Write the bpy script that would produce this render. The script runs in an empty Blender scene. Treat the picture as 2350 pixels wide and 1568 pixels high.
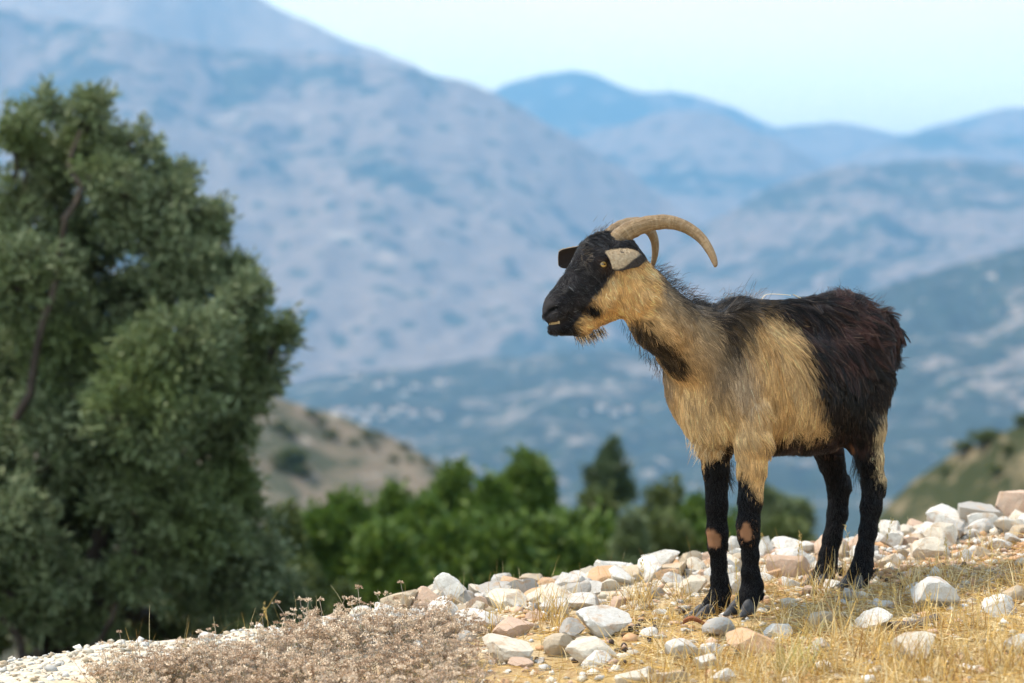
import bpy, bmesh, math, random
import numpy as np
from mathutils import Vector, Matrix, Quaternion, noise, kdtree

random.seed(7)
RNG = np.random.default_rng(11)
SC = bpy.context.scene
COL = SC.collection

# ------------------------------------------------------------------ camera
K = (36.0 / 85.0) / 2350.0          # metres per reference unit at one metre distance
cam_data = bpy.data.cameras.new('camera')
cam_data.lens = 85.0
cam_data.sensor_width = 36.0
cam_data.clip_start = 0.1
cam_data.clip_end = 90000.0
cam_data.dof.use_dof = True
cam_data.dof.focus_distance = 5.40
cam_data.dof.aperture_fstop = 3.2
cam_data.dof.aperture_blades = 9
cam = bpy.data.objects.new('camera', cam_data)
COL.objects.link(cam)
cam.location = (0, 0, 0)
cam.rotation_euler = (math.radians(90), 0, 0)
SC.camera = cam

# ------------------------------------------------------------------ sky and sun
SUN_DIR = Vector((-0.80, 0.10, 1.50)).normalized()      # towards the sun
SUN_EL = math.asin(SUN_DIR.z)
SUN_AZ = math.atan2(SUN_DIR.x, SUN_DIR.y)               # from +Y towards +X
world = bpy.data.worlds.new('World')
SC.world = world
world.use_nodes = True
wn, wl = world.node_tree.nodes, world.node_tree.links
wn.clear()
w_out = wn.new('ShaderNodeOutputWorld')
w_bg = wn.new('ShaderNodeBackground')
w_sky = wn.new('ShaderNodeTexSky')
w_sky.sky_type = 'NISHITA'
w_sky.sun_disc = False
w_sky.sun_elevation = SUN_EL
w_sky.sun_rotation = SUN_AZ
w_sky.altitude = 300
w_sky.air_density = 1.0
w_sky.dust_density = 1.2
w_sky.ozone_density = 1.0
w_bg.inputs['Strength'].default_value = 0.125
# thin high cloud veil, the same all round the sky: it thickens towards the horizon as a flat layer does
w_tc = wn.new('ShaderNodeTexCoord')
w_map = wn.new('ShaderNodeMapping'); w_map.inputs['Scale'].default_value = (1.0, 1.0, 3.5)
w_no = wn.new('ShaderNodeTexNoise'); w_no.inputs['Scale'].default_value = 2.2; w_no.inputs['Detail'].default_value = 5
w_rmp = wn.new('ShaderNodeMapRange')
for k_, x_ in zip(('From Min', 'From Max', 'To Min', 'To Max'), (0.3, 0.7, 0.10, 0.24)): w_rmp.inputs[k_].default_value = x_
w_sep = wn.new('ShaderNodeSeparateXYZ')
def wmath(op, a, b=None):
    n_ = wn.new('ShaderNodeMath'); n_.operation = op
    for i_, x_ in enumerate((a, b)):
        if x_ is None: continue
        if isinstance(x_, float): n_.inputs[i_].default_value = x_
        else: wl.new(x_, n_.inputs[i_])
    return n_.outputs[0]
wl.new(w_tc.outputs['Generated'], w_map.inputs['Vector']); wl.new(w_map.outputs['Vector'], w_no.inputs['Vector'])
wl.new(w_no.outputs['Fac'], w_rmp.inputs['Value']); wl.new(w_tc.outputs['Generated'], w_sep.inputs[0])
path_ = wmath('DIVIDE', w_rmp.outputs['Result'], wmath('MAXIMUM', w_sep.outputs[2], 0.06))
fac_ = wmath('SUBTRACT', 1.0, wmath('EXPONENT', wmath('MULTIPLY', path_, -1.0)))
w_mix = wn.new('ShaderNodeMix'); w_mix.data_type = 'RGBA'
w_mix.inputs['B'].default_value = (13.8, 16.0, 16.4, 1)
wl.new(fac_, w_mix.inputs['Factor'])
wl.new(w_sky.outputs['Color'], w_mix.inputs['A'])
wl.new(w_mix.outputs['Result'], w_bg.inputs['Color'])
wl.new(w_bg.outputs['Background'], w_out.inputs['Surface'])

sun_data = bpy.data.lights.new('sun', 'SUN')
sun_data.energy = 4.2
sun_data.angle = math.radians(3.0)
sun_data.color = (1.0, 0.94, 0.85)
sun = bpy.data.objects.new('sun', sun_data)
COL.objects.link(sun)
sun.location = (-4, 2, 8)
sun.rotation_euler = SUN_DIR.to_track_quat('Z', 'Y').to_euler()

SC.view_settings.view_transform = 'Standard'
SC.view_settings.look = 'None'
SC.view_settings.gamma = 1.0
SC.view_settings.use_curve_mapping = False
SC.view_settings.exposure = 0.62
cy = SC.cycles
cy.use_denoising = True
try:
    cy.denoiser = 'OPENIMAGEDENOISE'
    cy.denoising_input_passes = 'RGB_ALBEDO_NORMAL'
except Exception:
    pass
cy.max_bounces = 6
cy.diffuse_bounces = 3
cy.glossy_bounces = 2
cy.transmission_bounces = 3
cy.transparent_max_bounces = 8
cy.volume_bounces = 0
cy.caustics_reflective = False
cy.caustics_refractive = False
cy.sample_clamp_indirect = 6.0
SC.cycles_curves.shape = 'RIBBONS'

# ------------------------------------------------------------------ helpers
def P(px, py, d):
    """a point of the place seen at reference unit (px, py), d metres out"""
    return Vector(((px - 1175.0) * K * d, d, (784.0 - py) * K * d))

def tag(o, label=None, cat=None, group=None, kind=None):
    if label: o['label'] = label
    if cat: o['category'] = cat
    if group: o['group'] = group
    if kind: o['kind'] = kind
    return o

def mesh_obj(name, verts, faces, mat=None, parent=None, smooth=True):
    me = bpy.data.meshes.new(name)
    verts = np.asarray(verts, dtype=np.float32)
    if isinstance(faces, np.ndarray):
        n, m = faces.shape
        me.vertices.add(len(verts)); me.vertices.foreach_set('co', verts.ravel())
        me.loops.add(n * m); me.loops.foreach_set('vertex_index', faces.astype(np.int32).ravel())
        me.polygons.add(n); me.polygons.foreach_set('loop_start', np.arange(0, n * m, m, dtype=np.int32))
        me.update(calc_edges=True)
        me.validate()
    else:
        me.from_pydata([tuple(v) for v in verts], [], faces)
    if smooth:
        me.polygons.foreach_set('use_smooth', np.ones(len(me.polygons), dtype=bool))
    if mat: me.materials.append(mat)
    o = bpy.data.objects.new(name, me)
    COL.objects.link(o)
    if parent: o.parent = parent
    return o

def vcol(o, name, cols):
    a = o.data.attributes.new(name, 'FLOAT_COLOR', 'POINT')
    c = np.ones((len(cols), 4), dtype=np.float32); c[:, :3] = cols
    a.data.foreach_set('color', c.ravel())

def empty(name, loc=(0, 0, 0)):
    o = bpy.data.objects.new(name, None)
    COL.objects.link(o); o.location = loc
    o.empty_display_size = 0.1
    return o

class Mat:
    """small wrapper for building node materials"""
    def __init__(s, name, rough=0.8, spec=0.3):
        s.m = bpy.data.materials.new(name); s.m.use_nodes = True
        s.n, s.l = s.m.node_tree.nodes, s.m.node_tree.links
        s.b = s.n['Principled BSDF']
        s.b.inputs['Roughness'].default_value = rough
        s.b.inputs['Specular IOR Level'].default_value = spec
    def node(s, t, **kw):
        nd = s.n.new(t)
        for k, v in kw.items():
            if k in nd.inputs.keys(): nd.inputs[k].default_value = v
            else: setattr(nd, k, v)
        return nd
    def coords(s, out='Object', scale=None):
        tc = s.node('ShaderNodeTexCoord')
        if scale is None: return tc.outputs[out]
        mp = s.node('ShaderNodeMapping'); mp.inputs['Scale'].default_value = scale
        s.l.new(tc.outputs[out], mp.inputs['Vector']); return mp.outputs['Vector']
    def pos(s, scale=(1, 1, 1), loc=(0, 0, 0)):
        g = s.node('ShaderNodeNewGeometry')
        mp = s.node('ShaderNodeMapping'); mp.inputs['Scale'].default_value = scale; mp.inputs['Location'].default_value = loc
        s.l.new(g.outputs['Position'], mp.inputs['Vector']); return mp.outputs['Vector']
    def noise(s, vec, scale, detail=4, rough=0.55, dist=0.0):
        nd = s.node('ShaderNodeTexNoise', Scale=scale, Detail=detail, Roughness=rough, Distortion=dist)
        s.l.new(vec, nd.inputs['Vector']); return nd.outputs['Fac']
    def voro(s, vec, scale, feature='F1', rnd=1.0):
        nd = s.node('ShaderNodeTexVoronoi', feature=feature, Scale=scale, Randomness=rnd)
        s.l.new(vec, nd.inputs['Vector']); return nd.outputs['Distance']
    def rng(s, v, a, b, c=0.0, d=1.0, smooth=True):
        nd = s.node('ShaderNodeMapRange', interpolation_type='SMOOTHSTEP' if smooth else 'LINEAR')
        for k, x in zip(('From Min', 'From Max', 'To Min', 'To Max'), (a, b, c, d)): nd.inputs[k].default_value = x
        s.l.new(v, nd.inputs['Value']); return nd.outputs['Result']
    def math(s, op, a, b=None):
        nd = s.node('ShaderNodeMath', operation=op)
        for i, x in enumerate((a, b)):
            if x is None: continue
            if isinstance(x, (int, float)): nd.inputs[i].default_value = x
            else: s.l.new(x, nd.inputs[i])
        return nd.outputs[0]
    def mix(s, f, a, b, blend='MIX'):
        nd = s.node('ShaderNodeMix', data_type='RGBA', blend_type=blend)
        for k, x in (('Factor', f), ('A', a), ('B', b)):
            sock = nd.inputs[k] if k == 'Factor' else [i for i in nd.inputs if i.name == k and i.type == 'RGBA'][0]
            if isinstance(x, (int, float)): sock.default_value = x
            elif isinstance(x, tuple): sock.default_value = x if len(x) == 4 else x + (1,)
            else: s.l.new(x, sock)
        return [o for o in nd.outputs if o.type == 'RGBA'][0]
    def attr(s, name, out='Color'):
        nd = s.node('ShaderNodeAttribute', attribute_name=name); return nd.outputs[out]
    def obj(s, out):
        return s.node('ShaderNodeObjectInfo').outputs[out]
    def color(s, c):
        if isinstance(c, tuple): s.b.inputs['Base Color'].default_value = c if len(c) == 4 else c + (1,)
        else: s.l.new(c, s.b.inputs['Base Color'])
        return s
    def bump(s, h, strength=0.4, dist=0.01):
        nd = s.node('ShaderNodeBump'); nd.inputs['Strength'].default_value = strength; nd.inputs['Distance'].default_value = dist
        s.l.new(h, nd.inputs['Height']); s.l.new(nd.outputs['Normal'], s.b.inputs['Normal']); return s

def fbm(x, y, seed=0, octaves=5, lac=2.0, gain=0.5):
    """value noise in numpy, about -1..1"""
    x = np.asarray(x, float); y = np.asarray(y, float)
    tot = np.zeros(np.broadcast(x, y).shape); amp = 1.0; norm = 0.0
    for o in range(octaves):
        xi = np.floor(x).astype(np.int64); yi = np.floor(y).astype(np.int64)
        fx = x - xi; fy = y - yi
        fx = fx * fx * (3 - 2 * fx); fy = fy * fy * (3 - 2 * fy)
        def h(a, b):
            n = (a * 374761393 + b * 668265263 + (seed + o) * 1442695041) & 0xFFFFFFFF
            n = ((n ^ (n >> 13)) * 1274126177) & 0xFFFFFFFF
            n = n ^ (n >> 16)
            return (n & 0xFFFF) / 32767.5 - 1.0
        v = (h(xi, yi) * (1 - fx) + h(xi + 1, yi) * fx) * (1 - fy) + (h(xi, yi + 1) * (1 - fx) + h(xi + 1, yi + 1) * fx) * fy
        tot += v * amp; norm += amp; amp *= gain
        x = x * lac + 17.3; y = y * lac + 9.1
    return tot / norm
# ------------------------------------------------------------------ far land
def mountain_material(name, rock, scrub, wood, s, cover, dots=0.5, pale=None, pale_at=0.60):
    """dry rock with scrub patches (cover: share of scrub), single trees and pale clearings"""
    m = Mat(name, 0.95, 0.1)
    v = m.pos((s, s, s * 1.5))
    big = m.noise(v, 1.3, 8, 0.68, 0.8)
    mid = m.noise(v, 6.0, 7, 0.70, 0.6)
    fine = m.noise(v, 17.0, 5, 0.65, 0.3)
    ground = m.mix(m.rng(fine, 0.35, 0.7), rock, tuple(c * 0.72 for c in rock))
    if pale:
        ground = m.mix(m.rng(m.math('ADD', m.math('MULTIPLY', m.noise(v, 3.1, 7, 0.70, 0.9), 0.7), m.math('MULTIPLY', fine, 0.3)), pale_at, pale_at + 0.035), ground, pale)
    sum_ = m.math('ADD', m.math('MULTIPLY', big, 0.62), m.math('ADD', m.math('MULTIPLY', mid, 0.26), m.math('MULTIPLY', fine, 0.12)))
    t = 0.62 - 0.24 * cover
    c = m.mix(m.rng(sum_, t, t + 0.045), ground, m.mix(m.rng(fine, 0.4, 0.65), scrub, tuple(x * 0.6 for x in scrub)))
    vd = m.voro(v, 11.0)
    dot = m.rng(m.math('ADD', vd, m.math('MULTIPLY', mid, 0.7)), 0.56, 0.66, dots, 0.0)
    c = m.mix(dot, c, wood)
    if pale:
        c = m.mix(m.rng(m.math('ADD', m.math('MULTIPLY', m.noise(v, 9.0, 5, 0.7, 0.5), 0.75), m.math('MULTIPLY', big, 0.25)), pale_at + 0.025, pale_at + 0.06, 0, 0.8), c, pale)
    m.color(c)
    return m.m

def ridge(name, crest, d_crest, d_foot, z_foot, mat, seed, rough=0.05, nu=190, nv=70, back=0.6):
    """a mountain: slope from its foot up to the crest line and down the far side"""
    # the ranges run on beyond the view
    if crest[0][0] <= -200: crest = [(-2200, crest[0][1] + 260), (-1200, crest[0][1] + 30)] + crest; nu = int(nu * 1.5)
    if crest[-1][0] >= 2500: crest = crest + [(3600, crest[-1][1] + 40), (4700, crest[-1][1] + 280)]; nu = int(nu * 1.6)
    px = np.array([c[0] for c in crest], float); py = np.array([c[1] for c in crest], float)
    u = np.linspace(px[0], px[-1], nu)
    # smooth the crest polyline
    hy = np.interp(u, px, py)
    kern = np.hanning(13); kern /= kern.sum()
    hy = np.convolve(np.pad(hy, 6, mode='edge'), kern, 'valid')
    dc = d_crest * (1 + 0.05 * fbm(u / 300, u * 0, seed, 3))
    xc = (u - 1175) * K * dc; zc = (784 - hy) * K * dc
    t = np.concatenate([np.linspace(0, 1, nv), 1 + np.linspace(0, 1, 22)[1:] * back])
    T, X = np.meshgrid(t, xc, indexing='ij')
    D = d_foot + (dc[None, :] - d_foot) * T
    Hh = zc[None, :] - z_foot
    up = np.where(T <= 1, np.clip(T, 0, 1) ** 1.15, 1 - (T - 1) / back * 0.9)
    span = d_crest - d_foot
    n1 = fbm(X / (span * 0.35), D / (span * 0.5), seed + 3, 6, gain=0.55)
    n1 = -np.abs(n1) + 0.35 * fbm(X / (span * 0.12), D / (span * 0.18), seed + 9, 5)
    env = np.sin(np.pi * np.clip(T, 0, 1)) * np.where(T <= 1, 1, 0) + 0.05
    Z = z_foot + Hh * up + n1 * env * rough * span
    Z += 0.006 * span * fbm(X / (span * 0.05), D / (span * 0.05), seed + 21, 4) * np.clip(T * 4, 0, 1)
    # spread: nearer foot keeps the same bearing as the crest
    Xs = X * (0.55 + 0.45 * D / dc[None, :])
    V = np.stack([Xs, D, Z], -1).reshape(-1, 3)
    nt = len(t)
    idx = np.arange(nt * nu).reshape(nt, nu)
    F = np.stack([idx[:-1, :-1], idx[:-1, 1:], idx[1:, 1:], idx[1:, :-1]], -1).reshape(-1, 4)
    o = mesh_obj(name, V, F, mat)
    return tag(o, kind='structure')

VALLEY = -185.0
ROCK = (0.235, 0.195, 0.165); SCRUB = (0.07, 0.082, 0.06); WOOD = (0.035, 0.055, 0.03); PALE = (0.38, 0.33, 0.28)
m_far = mountain_material('far_mountain', ROCK, SCRUB, WOOD, 1 / 1600, 0.5, 0.5)
m_big = mountain_material('dry_mountain', ROCK, SCRUB, WOOD, 1 / 950, 0.48, 0.8, PALE, 0.60)
m_right = mountain_material('scrub_mountain', (0.215, 0.18, 0.155), (0.065, 0.075, 0.055), WOOD, 1 / 760, 0.50, 0.8)
m_near = mountain_material('wooded_slope', (0.23, 0.20, 0.17), (0.045, 0.058, 0.042), WOOD, 1 / 420, 0.80, 0.7, PALE, 0.56)
m_bare = mountain_material('bare_summit', (0.32, 0.265, 0.215), (0.16, 0.15, 0.12), SCRUB, 1 / 1300, 0.25, 0.3)

ridge('mountain', [(-500, -120), (0, -130), (350, -110), (560, -28), (640, 18), (720, 55), (880, 122), (1000, 176), (1140, 260), (1300, 380)], 10500, 7600, VALLEY - 60, m_bare, 4)
ridge('mountain', [(-500, -60), (-200, -20), (0, 20), (120, 38), (300, 76), (480, 106), (620, 118), (760, 120), (880, 140), (1000, 168), (1140, 218), (1260, 283), (1340, 330),
                   (1420, 378), (1560, 480), (1700, 580), (1900, 740), (2100, 840)], 7900, 5200, VALLEY - 60, m_big, 15, 0.07, nu=260, nv=110)
ridge('mountain', [(850, 380), (1000, 285), (1100, 224), (1170, 192), (1240, 172), (1310, 164), (1370, 172), (1440, 206), (1490, 214), (1545, 206), (1620, 226), (1700, 258),
                   (1780, 296), (1870, 345), (2000, 420)], 15500, 11500, VALLEY - 60, m_far, 27, 0.04)
ridge('mountain', [(1100, 420), (1240, 352), (1340, 312), (1440, 284), (1500, 266), (1560, 252), (1620, 256), (1700, 284), (1800, 332), (1900, 384), (2050, 470), (2200, 560)],
      11500, 8200, VALLEY - 60, m_far, 33, 0.05)
ridge('mountain', [(1600, 360), (1720, 312), (1810, 288), (1900, 277), (1970, 288), (2060, 312), (2120, 300), (2220, 268), (2310, 246), (2400, 256), (2600, 300), (2900, 350)],
      14500, 11000, VALLEY - 60, m_far, 41, 0.04)
ridge('mountain', [(1700, 470), (1850, 400), (1960, 362), (2050, 324), (2140, 298), (2230, 300), (2350, 312), (2500, 330), (2900, 380)], 12300, 9000, VALLEY - 60, m_far, 47, 0.05)
ridge('mountain', [(1250, 790), (1380, 690), (1500, 590), (1640, 498), (1760, 436), (1860, 398), (1950, 376), (2060, 368), (2200, 368), (2350, 378), (2600, 400), (2900, 440)],
      7300, 4600, VALLEY - 60, m_right, 52, 0.06, nu=230, nv=100)
ridge('mountain', [(1450, 930), (1600, 850), (1750, 770), (1900, 705), (2040, 652), (2200, 606), (2350, 558), (2600, 480), (2900, 420)], 3900, 1900, VALLEY - 60, m_near, 63, 0.05, nu=230, nv=110)

ridge('foothill', [(-200, 960), (200, 930), (500, 898), (700, 872), (900, 848), (1100, 824), (1300, 804), (1450, 806), (1600, 828), (1750, 868), (1900, 920), (2100, 990)], 4400, 2300, VALLEY - 40, m_near, 77, 0.03, nu=200, nv=90)
# valley floor: one sheet that runs out to the horizon
def polar_sheet(name, mat, zf, r0, r1, nr, na, a0, a1):
    r = np.geomspace(r0, r1, nr); a = np.linspace(a0, a1, na)
    R, A = np.meshgrid(r, a, indexing='ij')
    X = R * np.sin(A); Y = R * np.cos(A)
    V = np.stack([X, Y, zf(X, Y)], -1).reshape(-1, 3)
    idx = np.arange(nr * na).reshape(nr, na)
    F = np.stack([idx[:-1, :-1], idx[1:, :-1], idx[1:, 1:], idx[:-1, 1:]], -1).reshape(-1, 4)
    return tag(mesh_obj(name, V, F, mat), kind='structure')

m_valley = mountain_material('valley_floor', (0.30, 0.26, 0.21), (0.05, 0.065, 0.045), (0.03, 0.045, 0.028), 1 / 330, 0.85, 0.6, (0.24, 0.21, 0.18), 0.60)
def valley_z(X, Y):
    return VALLEY - 6 + 45 * fbm(X / 800, Y / 800, 71, 5) * np.clip(Y / 1500, 0, 1)
polar_sheet('valley_floor', m_valley, valley_z, 420, 32000, 90, 160, -1.2, 1.2)

# ------------------------------------------------------------------ the hillside the goat stands on
def crest_y(x):
    x = np.asarray(x, float)
    return 5.98 + 0.36 * np.clip(x, -3, 4) + 0.05 * np.sin(x * 5.1) + 0.03 * np.sin(x * 11.7 + 1)

def ground_z(x, y):
    x = np.asarray(x, float); y = np.asarray(y, float)
    xs = 6 * np.tanh(x / 6)
    z = -0.623 + 0.08 * (xs - 0.49) + 0.062 * (np.minimum(y, 9) - 5.485)
    s = np.clip(y - crest_y(x), 0, None)
    z = z - 0.40 * (np.sqrt(s * s + 0.09) - 0.3) * 1.0
    # the slope eases further down
    far = np.clip(s - 5, 0, None)
    z = z + 0.40 * far - 0.14 * far
    calm = 1 - 0.75 * np.exp(-((x - 0.6) ** 2 + (y - 5.45) ** 2) / 0.28)
    z = z + calm * (0.035 * fbm(x / 0.55, y / 0.55, 5, 4) + 0.02 * fbm(x / 0.16, y / 0.16, 8, 3)) + np.clip(s / 12, 0, 1) * 1.2 * fbm(x / 9, y / 9, 12, 4)
    # level footing under the four hooves
    for hx, hy, hz_ in ((0.5145, 5.3766, -0.6085), (0.4355, 5.5295, -0.6438), (0.8045, 5.6722, -0.5786), (0.7406, 5.8289, -0.5946)):
        z = z + np.exp(-((x - hx) ** 2 + (y - hy) ** 2) / 0.0098) * (hz_ - 0.001 - z)
    return z

m_ground = Mat('dry_hillside', 0.95, 0.1)
v = m_ground.pos()
n1 = m_ground.noise(v, 1.3, 5, 0.6); n2 = m_ground.noise(v, 9, 6, 0.65); n3 = m_ground.noise(v, 70, 4, 0.6)
soil = m_ground.mix(m_ground.rng(n2, 0.3, 0.7), (0.30, 0.185, 0.10), (0.44, 0.31, 0.17))
straw = m_ground.mix(m_ground.rng(n3, 0.3, 0.7), (0.33, 0.22, 0.09), (0.50, 0.37, 0.18))
dust = m_ground.mix(m_ground.rng(n3, 0.3, 0.7), (0.46, 0.38, 0.28), (0.66, 0.58, 0.46))
c = m_ground.mix(m_ground.rng(m_ground.math('ADD', n1, m_ground.math('MULTIPLY', n2, 0.5)), 0.62, 0.86), soil, straw)
c = m_ground.mix(m_ground.rng(m_ground.attr('pale', 'Fac'), 0.25, 0.75), c, dust)
c = m_ground.mix(m_ground.rng(m_ground.attr('red', 'Fac'), 0.2, 0.9, 0, 0.75), c, m_ground.mix(n3, (0.36, 0.17, 0.085), (0.55, 0.33, 0.20)))
far_c = m_ground.mix(m_ground.rng(n1, 0.4, 0.6), (0.075, 0.07, 0.035), (0.035, 0.045, 0.018))  # dark undergrowth green, with the shade below the trees painted into it
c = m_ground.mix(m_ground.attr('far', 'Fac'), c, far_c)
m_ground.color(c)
m_ground.bump(m_ground.math('ADD', m_ground.math('MULTIPLY', n2, 1.0), m_ground.math('MULTIPLY', n3, 0.6)), 0.9, 0.012)

def spaced(lo, hi, step, out_lo, out_hi, n):
    mid = np.arange(lo, hi, step)
    a = lo - np.geomspace(step, lo - out_lo, n)[::-1]
    b = hi + np.geomspace(step, out_hi - hi, n)
    return np.concatenate([a, mid, b])
gx = spaced(-1.8, 2.4, 0.02, -60, 70, 46)
gy = np.concatenate([[-6, -2, 0.5, 2, 3, 3.8], np.arange(4.2, 7.6, 0.02), 7.6 + np.geomspace(0.03, 440, 80)])
GX, GY = np.meshgrid(gx, gy, indexing='ij')
# fan the sheet out with distance so that it fills the view
GXf = GX * (1 + np.clip(GY - 12, 0, None) / 30)
GZ = ground_z(GXf, GY)
idx = np.arange(GX.size).reshape(GX.shape)
gf = np.stack([idx[:-1, :-1], idx[1:, :-1], idx[1:, 1:], idx[:-1, 1:]], -1).reshape(-1, 4)
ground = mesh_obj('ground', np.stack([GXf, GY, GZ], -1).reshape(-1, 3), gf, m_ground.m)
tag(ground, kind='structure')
def fattr(o, name, val):
    a = o.data.attributes.new(name, 'FLOAT', 'POINT'); a.data.foreach_set('value', np.asarray(val, np.float32).ravel())
S = GY - crest_y(GXf)
band = np.exp(-((S + 0.05) / 0.38) ** 2) * 1.1 * np.clip(1.2 - np.clip(GXf - 1.1, 0, 1), 0, 1)
patchy = np.clip(band + 0.5 * np.exp(-((GXf + 0.15) ** 2 + (GY - 5.3) ** 2) / 0.18), 0, 1) + 0.25 * fbm(GXf / 0.2, GY / 0.2, 31, 3)
fattr(ground, 'pale', patchy * (S < 2.5))
fattr(ground, 'red', np.exp(-(((GXf - 1.15) / 0.45) ** 2 + ((GY - 6.05) / 0.33) ** 2)) + 0.5 * np.exp(-(((GXf - 0.38) / 0.2) ** 2 + ((GY - 5.2) / 0.2) ** 2)))
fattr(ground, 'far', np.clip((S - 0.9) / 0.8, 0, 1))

# two nearer hillsides
m_tan = Mat('tan_hillside', 0.95, 0.1)
v = m_tan.pos((1 / 11, 1 / 11, 1 / 7))
a = m_tan.noise(v, 1.2, 6, 0.62, 0.5); b = m_tan.noise(v, 4.5, 6, 0.65, 0.4)
c = m_tan.mix(m_tan.rng(b, 0.35, 0.65), (0.15, 0.118, 0.085), (0.205, 0.168, 0.125))
c = m_tan.mix(m_tan.rng(m_tan.math('ADD', a, m_tan.math('MULTIPLY', b, 0.5)), 0.66, 0.84), c, (0.065, 0.07, 0.045))
c = m_tan.mix(m_tan.rng(m_tan.noise(v, 3.0, 4), 0.62, 0.72), c, (0.29, 0.25, 0.20))
m_tan.color(c)
ridge('hillside', [(-200, 640), (200, 760), (400, 830), (520, 872), (600, 903), (700, 930), (780, 955), (860, 985), (930, 1022), (1000, 1062), (1060, 1098), (1140, 1150), (1300, 1260)],
      330, 150, -62, m_tan.m, 81, 0.03, nu=150, nv=80)
m_scrub = Mat('scrub_hillside', 0.95, 0.1)
v = m_scrub.pos((1 / 2.6, 1 / 2.6, 1 / 1.8))
a = m_scrub.noise(v, 1.1, 6, 0.62, 0.5); b = m_scrub.noise(v, 5, 6, 0.65, 0.4)
c = m_scrub.mix(m_scrub.rng(b, 0.35, 0.65), (0.11, 0.092, 0.05), (0.20, 0.158, 0.10))
c = m_scrub.mix(m_scrub.rng(m_scrub.math('ADD', a, m_scrub.math('MULTIPLY', b, 0.5)), 0.66, 0.78), c, (0.035, 0.042, 0.018))
m_scrub.color(c)
ridge('hillside', [(1900, 1290), (1990, 1210), (2050, 1140), (2120, 1090), (2200, 1045), (2280, 1003), (2350, 966), (2500, 900), (2800, 800)],
      120, 60, -26, m_scrub.m, 92, 0.03, nu=120, nv=60)

# haze: the air of the whole valley
hz = bpy.data.materials.new('haze'); hz.use_nodes = True
hz.node_tree.nodes.clear()
ho = hz.node_tree.nodes.new('ShaderNodeOutputMaterial'); hv = hz.node_tree.nodes.new('ShaderNodeVolumePrincipled')
hv.inputs['Color'].default_value = (0.20, 0.52, 1.0, 1)
hv.inputs['Density'].default_value = HAZE_DENSITY = 1.15e-4
hv.inputs['Absorption Color'].default_value = (0.15, 0.15, 0.15, 1)
hv.inputs['Anisotropy'].default_value = 0.0
hz.node_tree.links.new(hv.outputs['Volume'], ho.inputs['Volume'])
x0, x1, y0, y1, z0, z1 = -34000, 34000, -60, 34000, -340, 1900
hb = [(x, y, z) for z in (z0, z1) for y in (y0, y1) for x in (x0, x1)]
hf = [(0, 2, 3, 1), (4, 5, 7, 6), (0, 1, 5, 4), (1, 3, 7, 5), (3, 2, 6, 7), (2, 0, 4, 6)]
haze = mesh_obj('haze', hb, hf, hz, smooth=False)
tag(haze, kind='stuff')
# ------------------------------------------------------------------ the goat
# goat frame: f forward, l towards its left flank, z up.  It stands turned 45 degrees towards the viewer, head turned back to profile.
TH = math.radians(45)
GF = np.array([-math.cos(TH), -math.sin(TH), 0.0]); GL = np.array([math.sin(TH), -math.cos(TH), 0.0]); GU = np.array([0, 0, 1.0])
GO = np.array([0.632, 5.61, 0.0])
PH = math.radians(24)
HF = np.array([-math.cos(PH), -math.sin(PH), 0.0]); HL = np.array([math.sin(PH), -math.cos(PH), 0.0])
_hp = P(1455, 600, 5.30)
HO = np.array([_hp.x, _hp.y, 0.0])

def on_plane(px, py, l, O, F, L):
    """the point seen at (px, py) on the upright plane l metres to the left of the frame's midline"""
    a = (px - 1175.0) * K
    bx = O[0] + L[0] * l; by = O[1] + L[1] * l
    f = (a * by - bx) / (F[0] - a * F[1])
    p = O + F * f + L * l
    return np.array([p[0], p[1], (784.0 - py) * K * p[1]])
def G(px, py, l=0.0): return on_plane(px, py, l, GO, GF, GL)
def H(px, py, l=0.0): return on_plane(px, py, l, HO, HF, HL)

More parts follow.
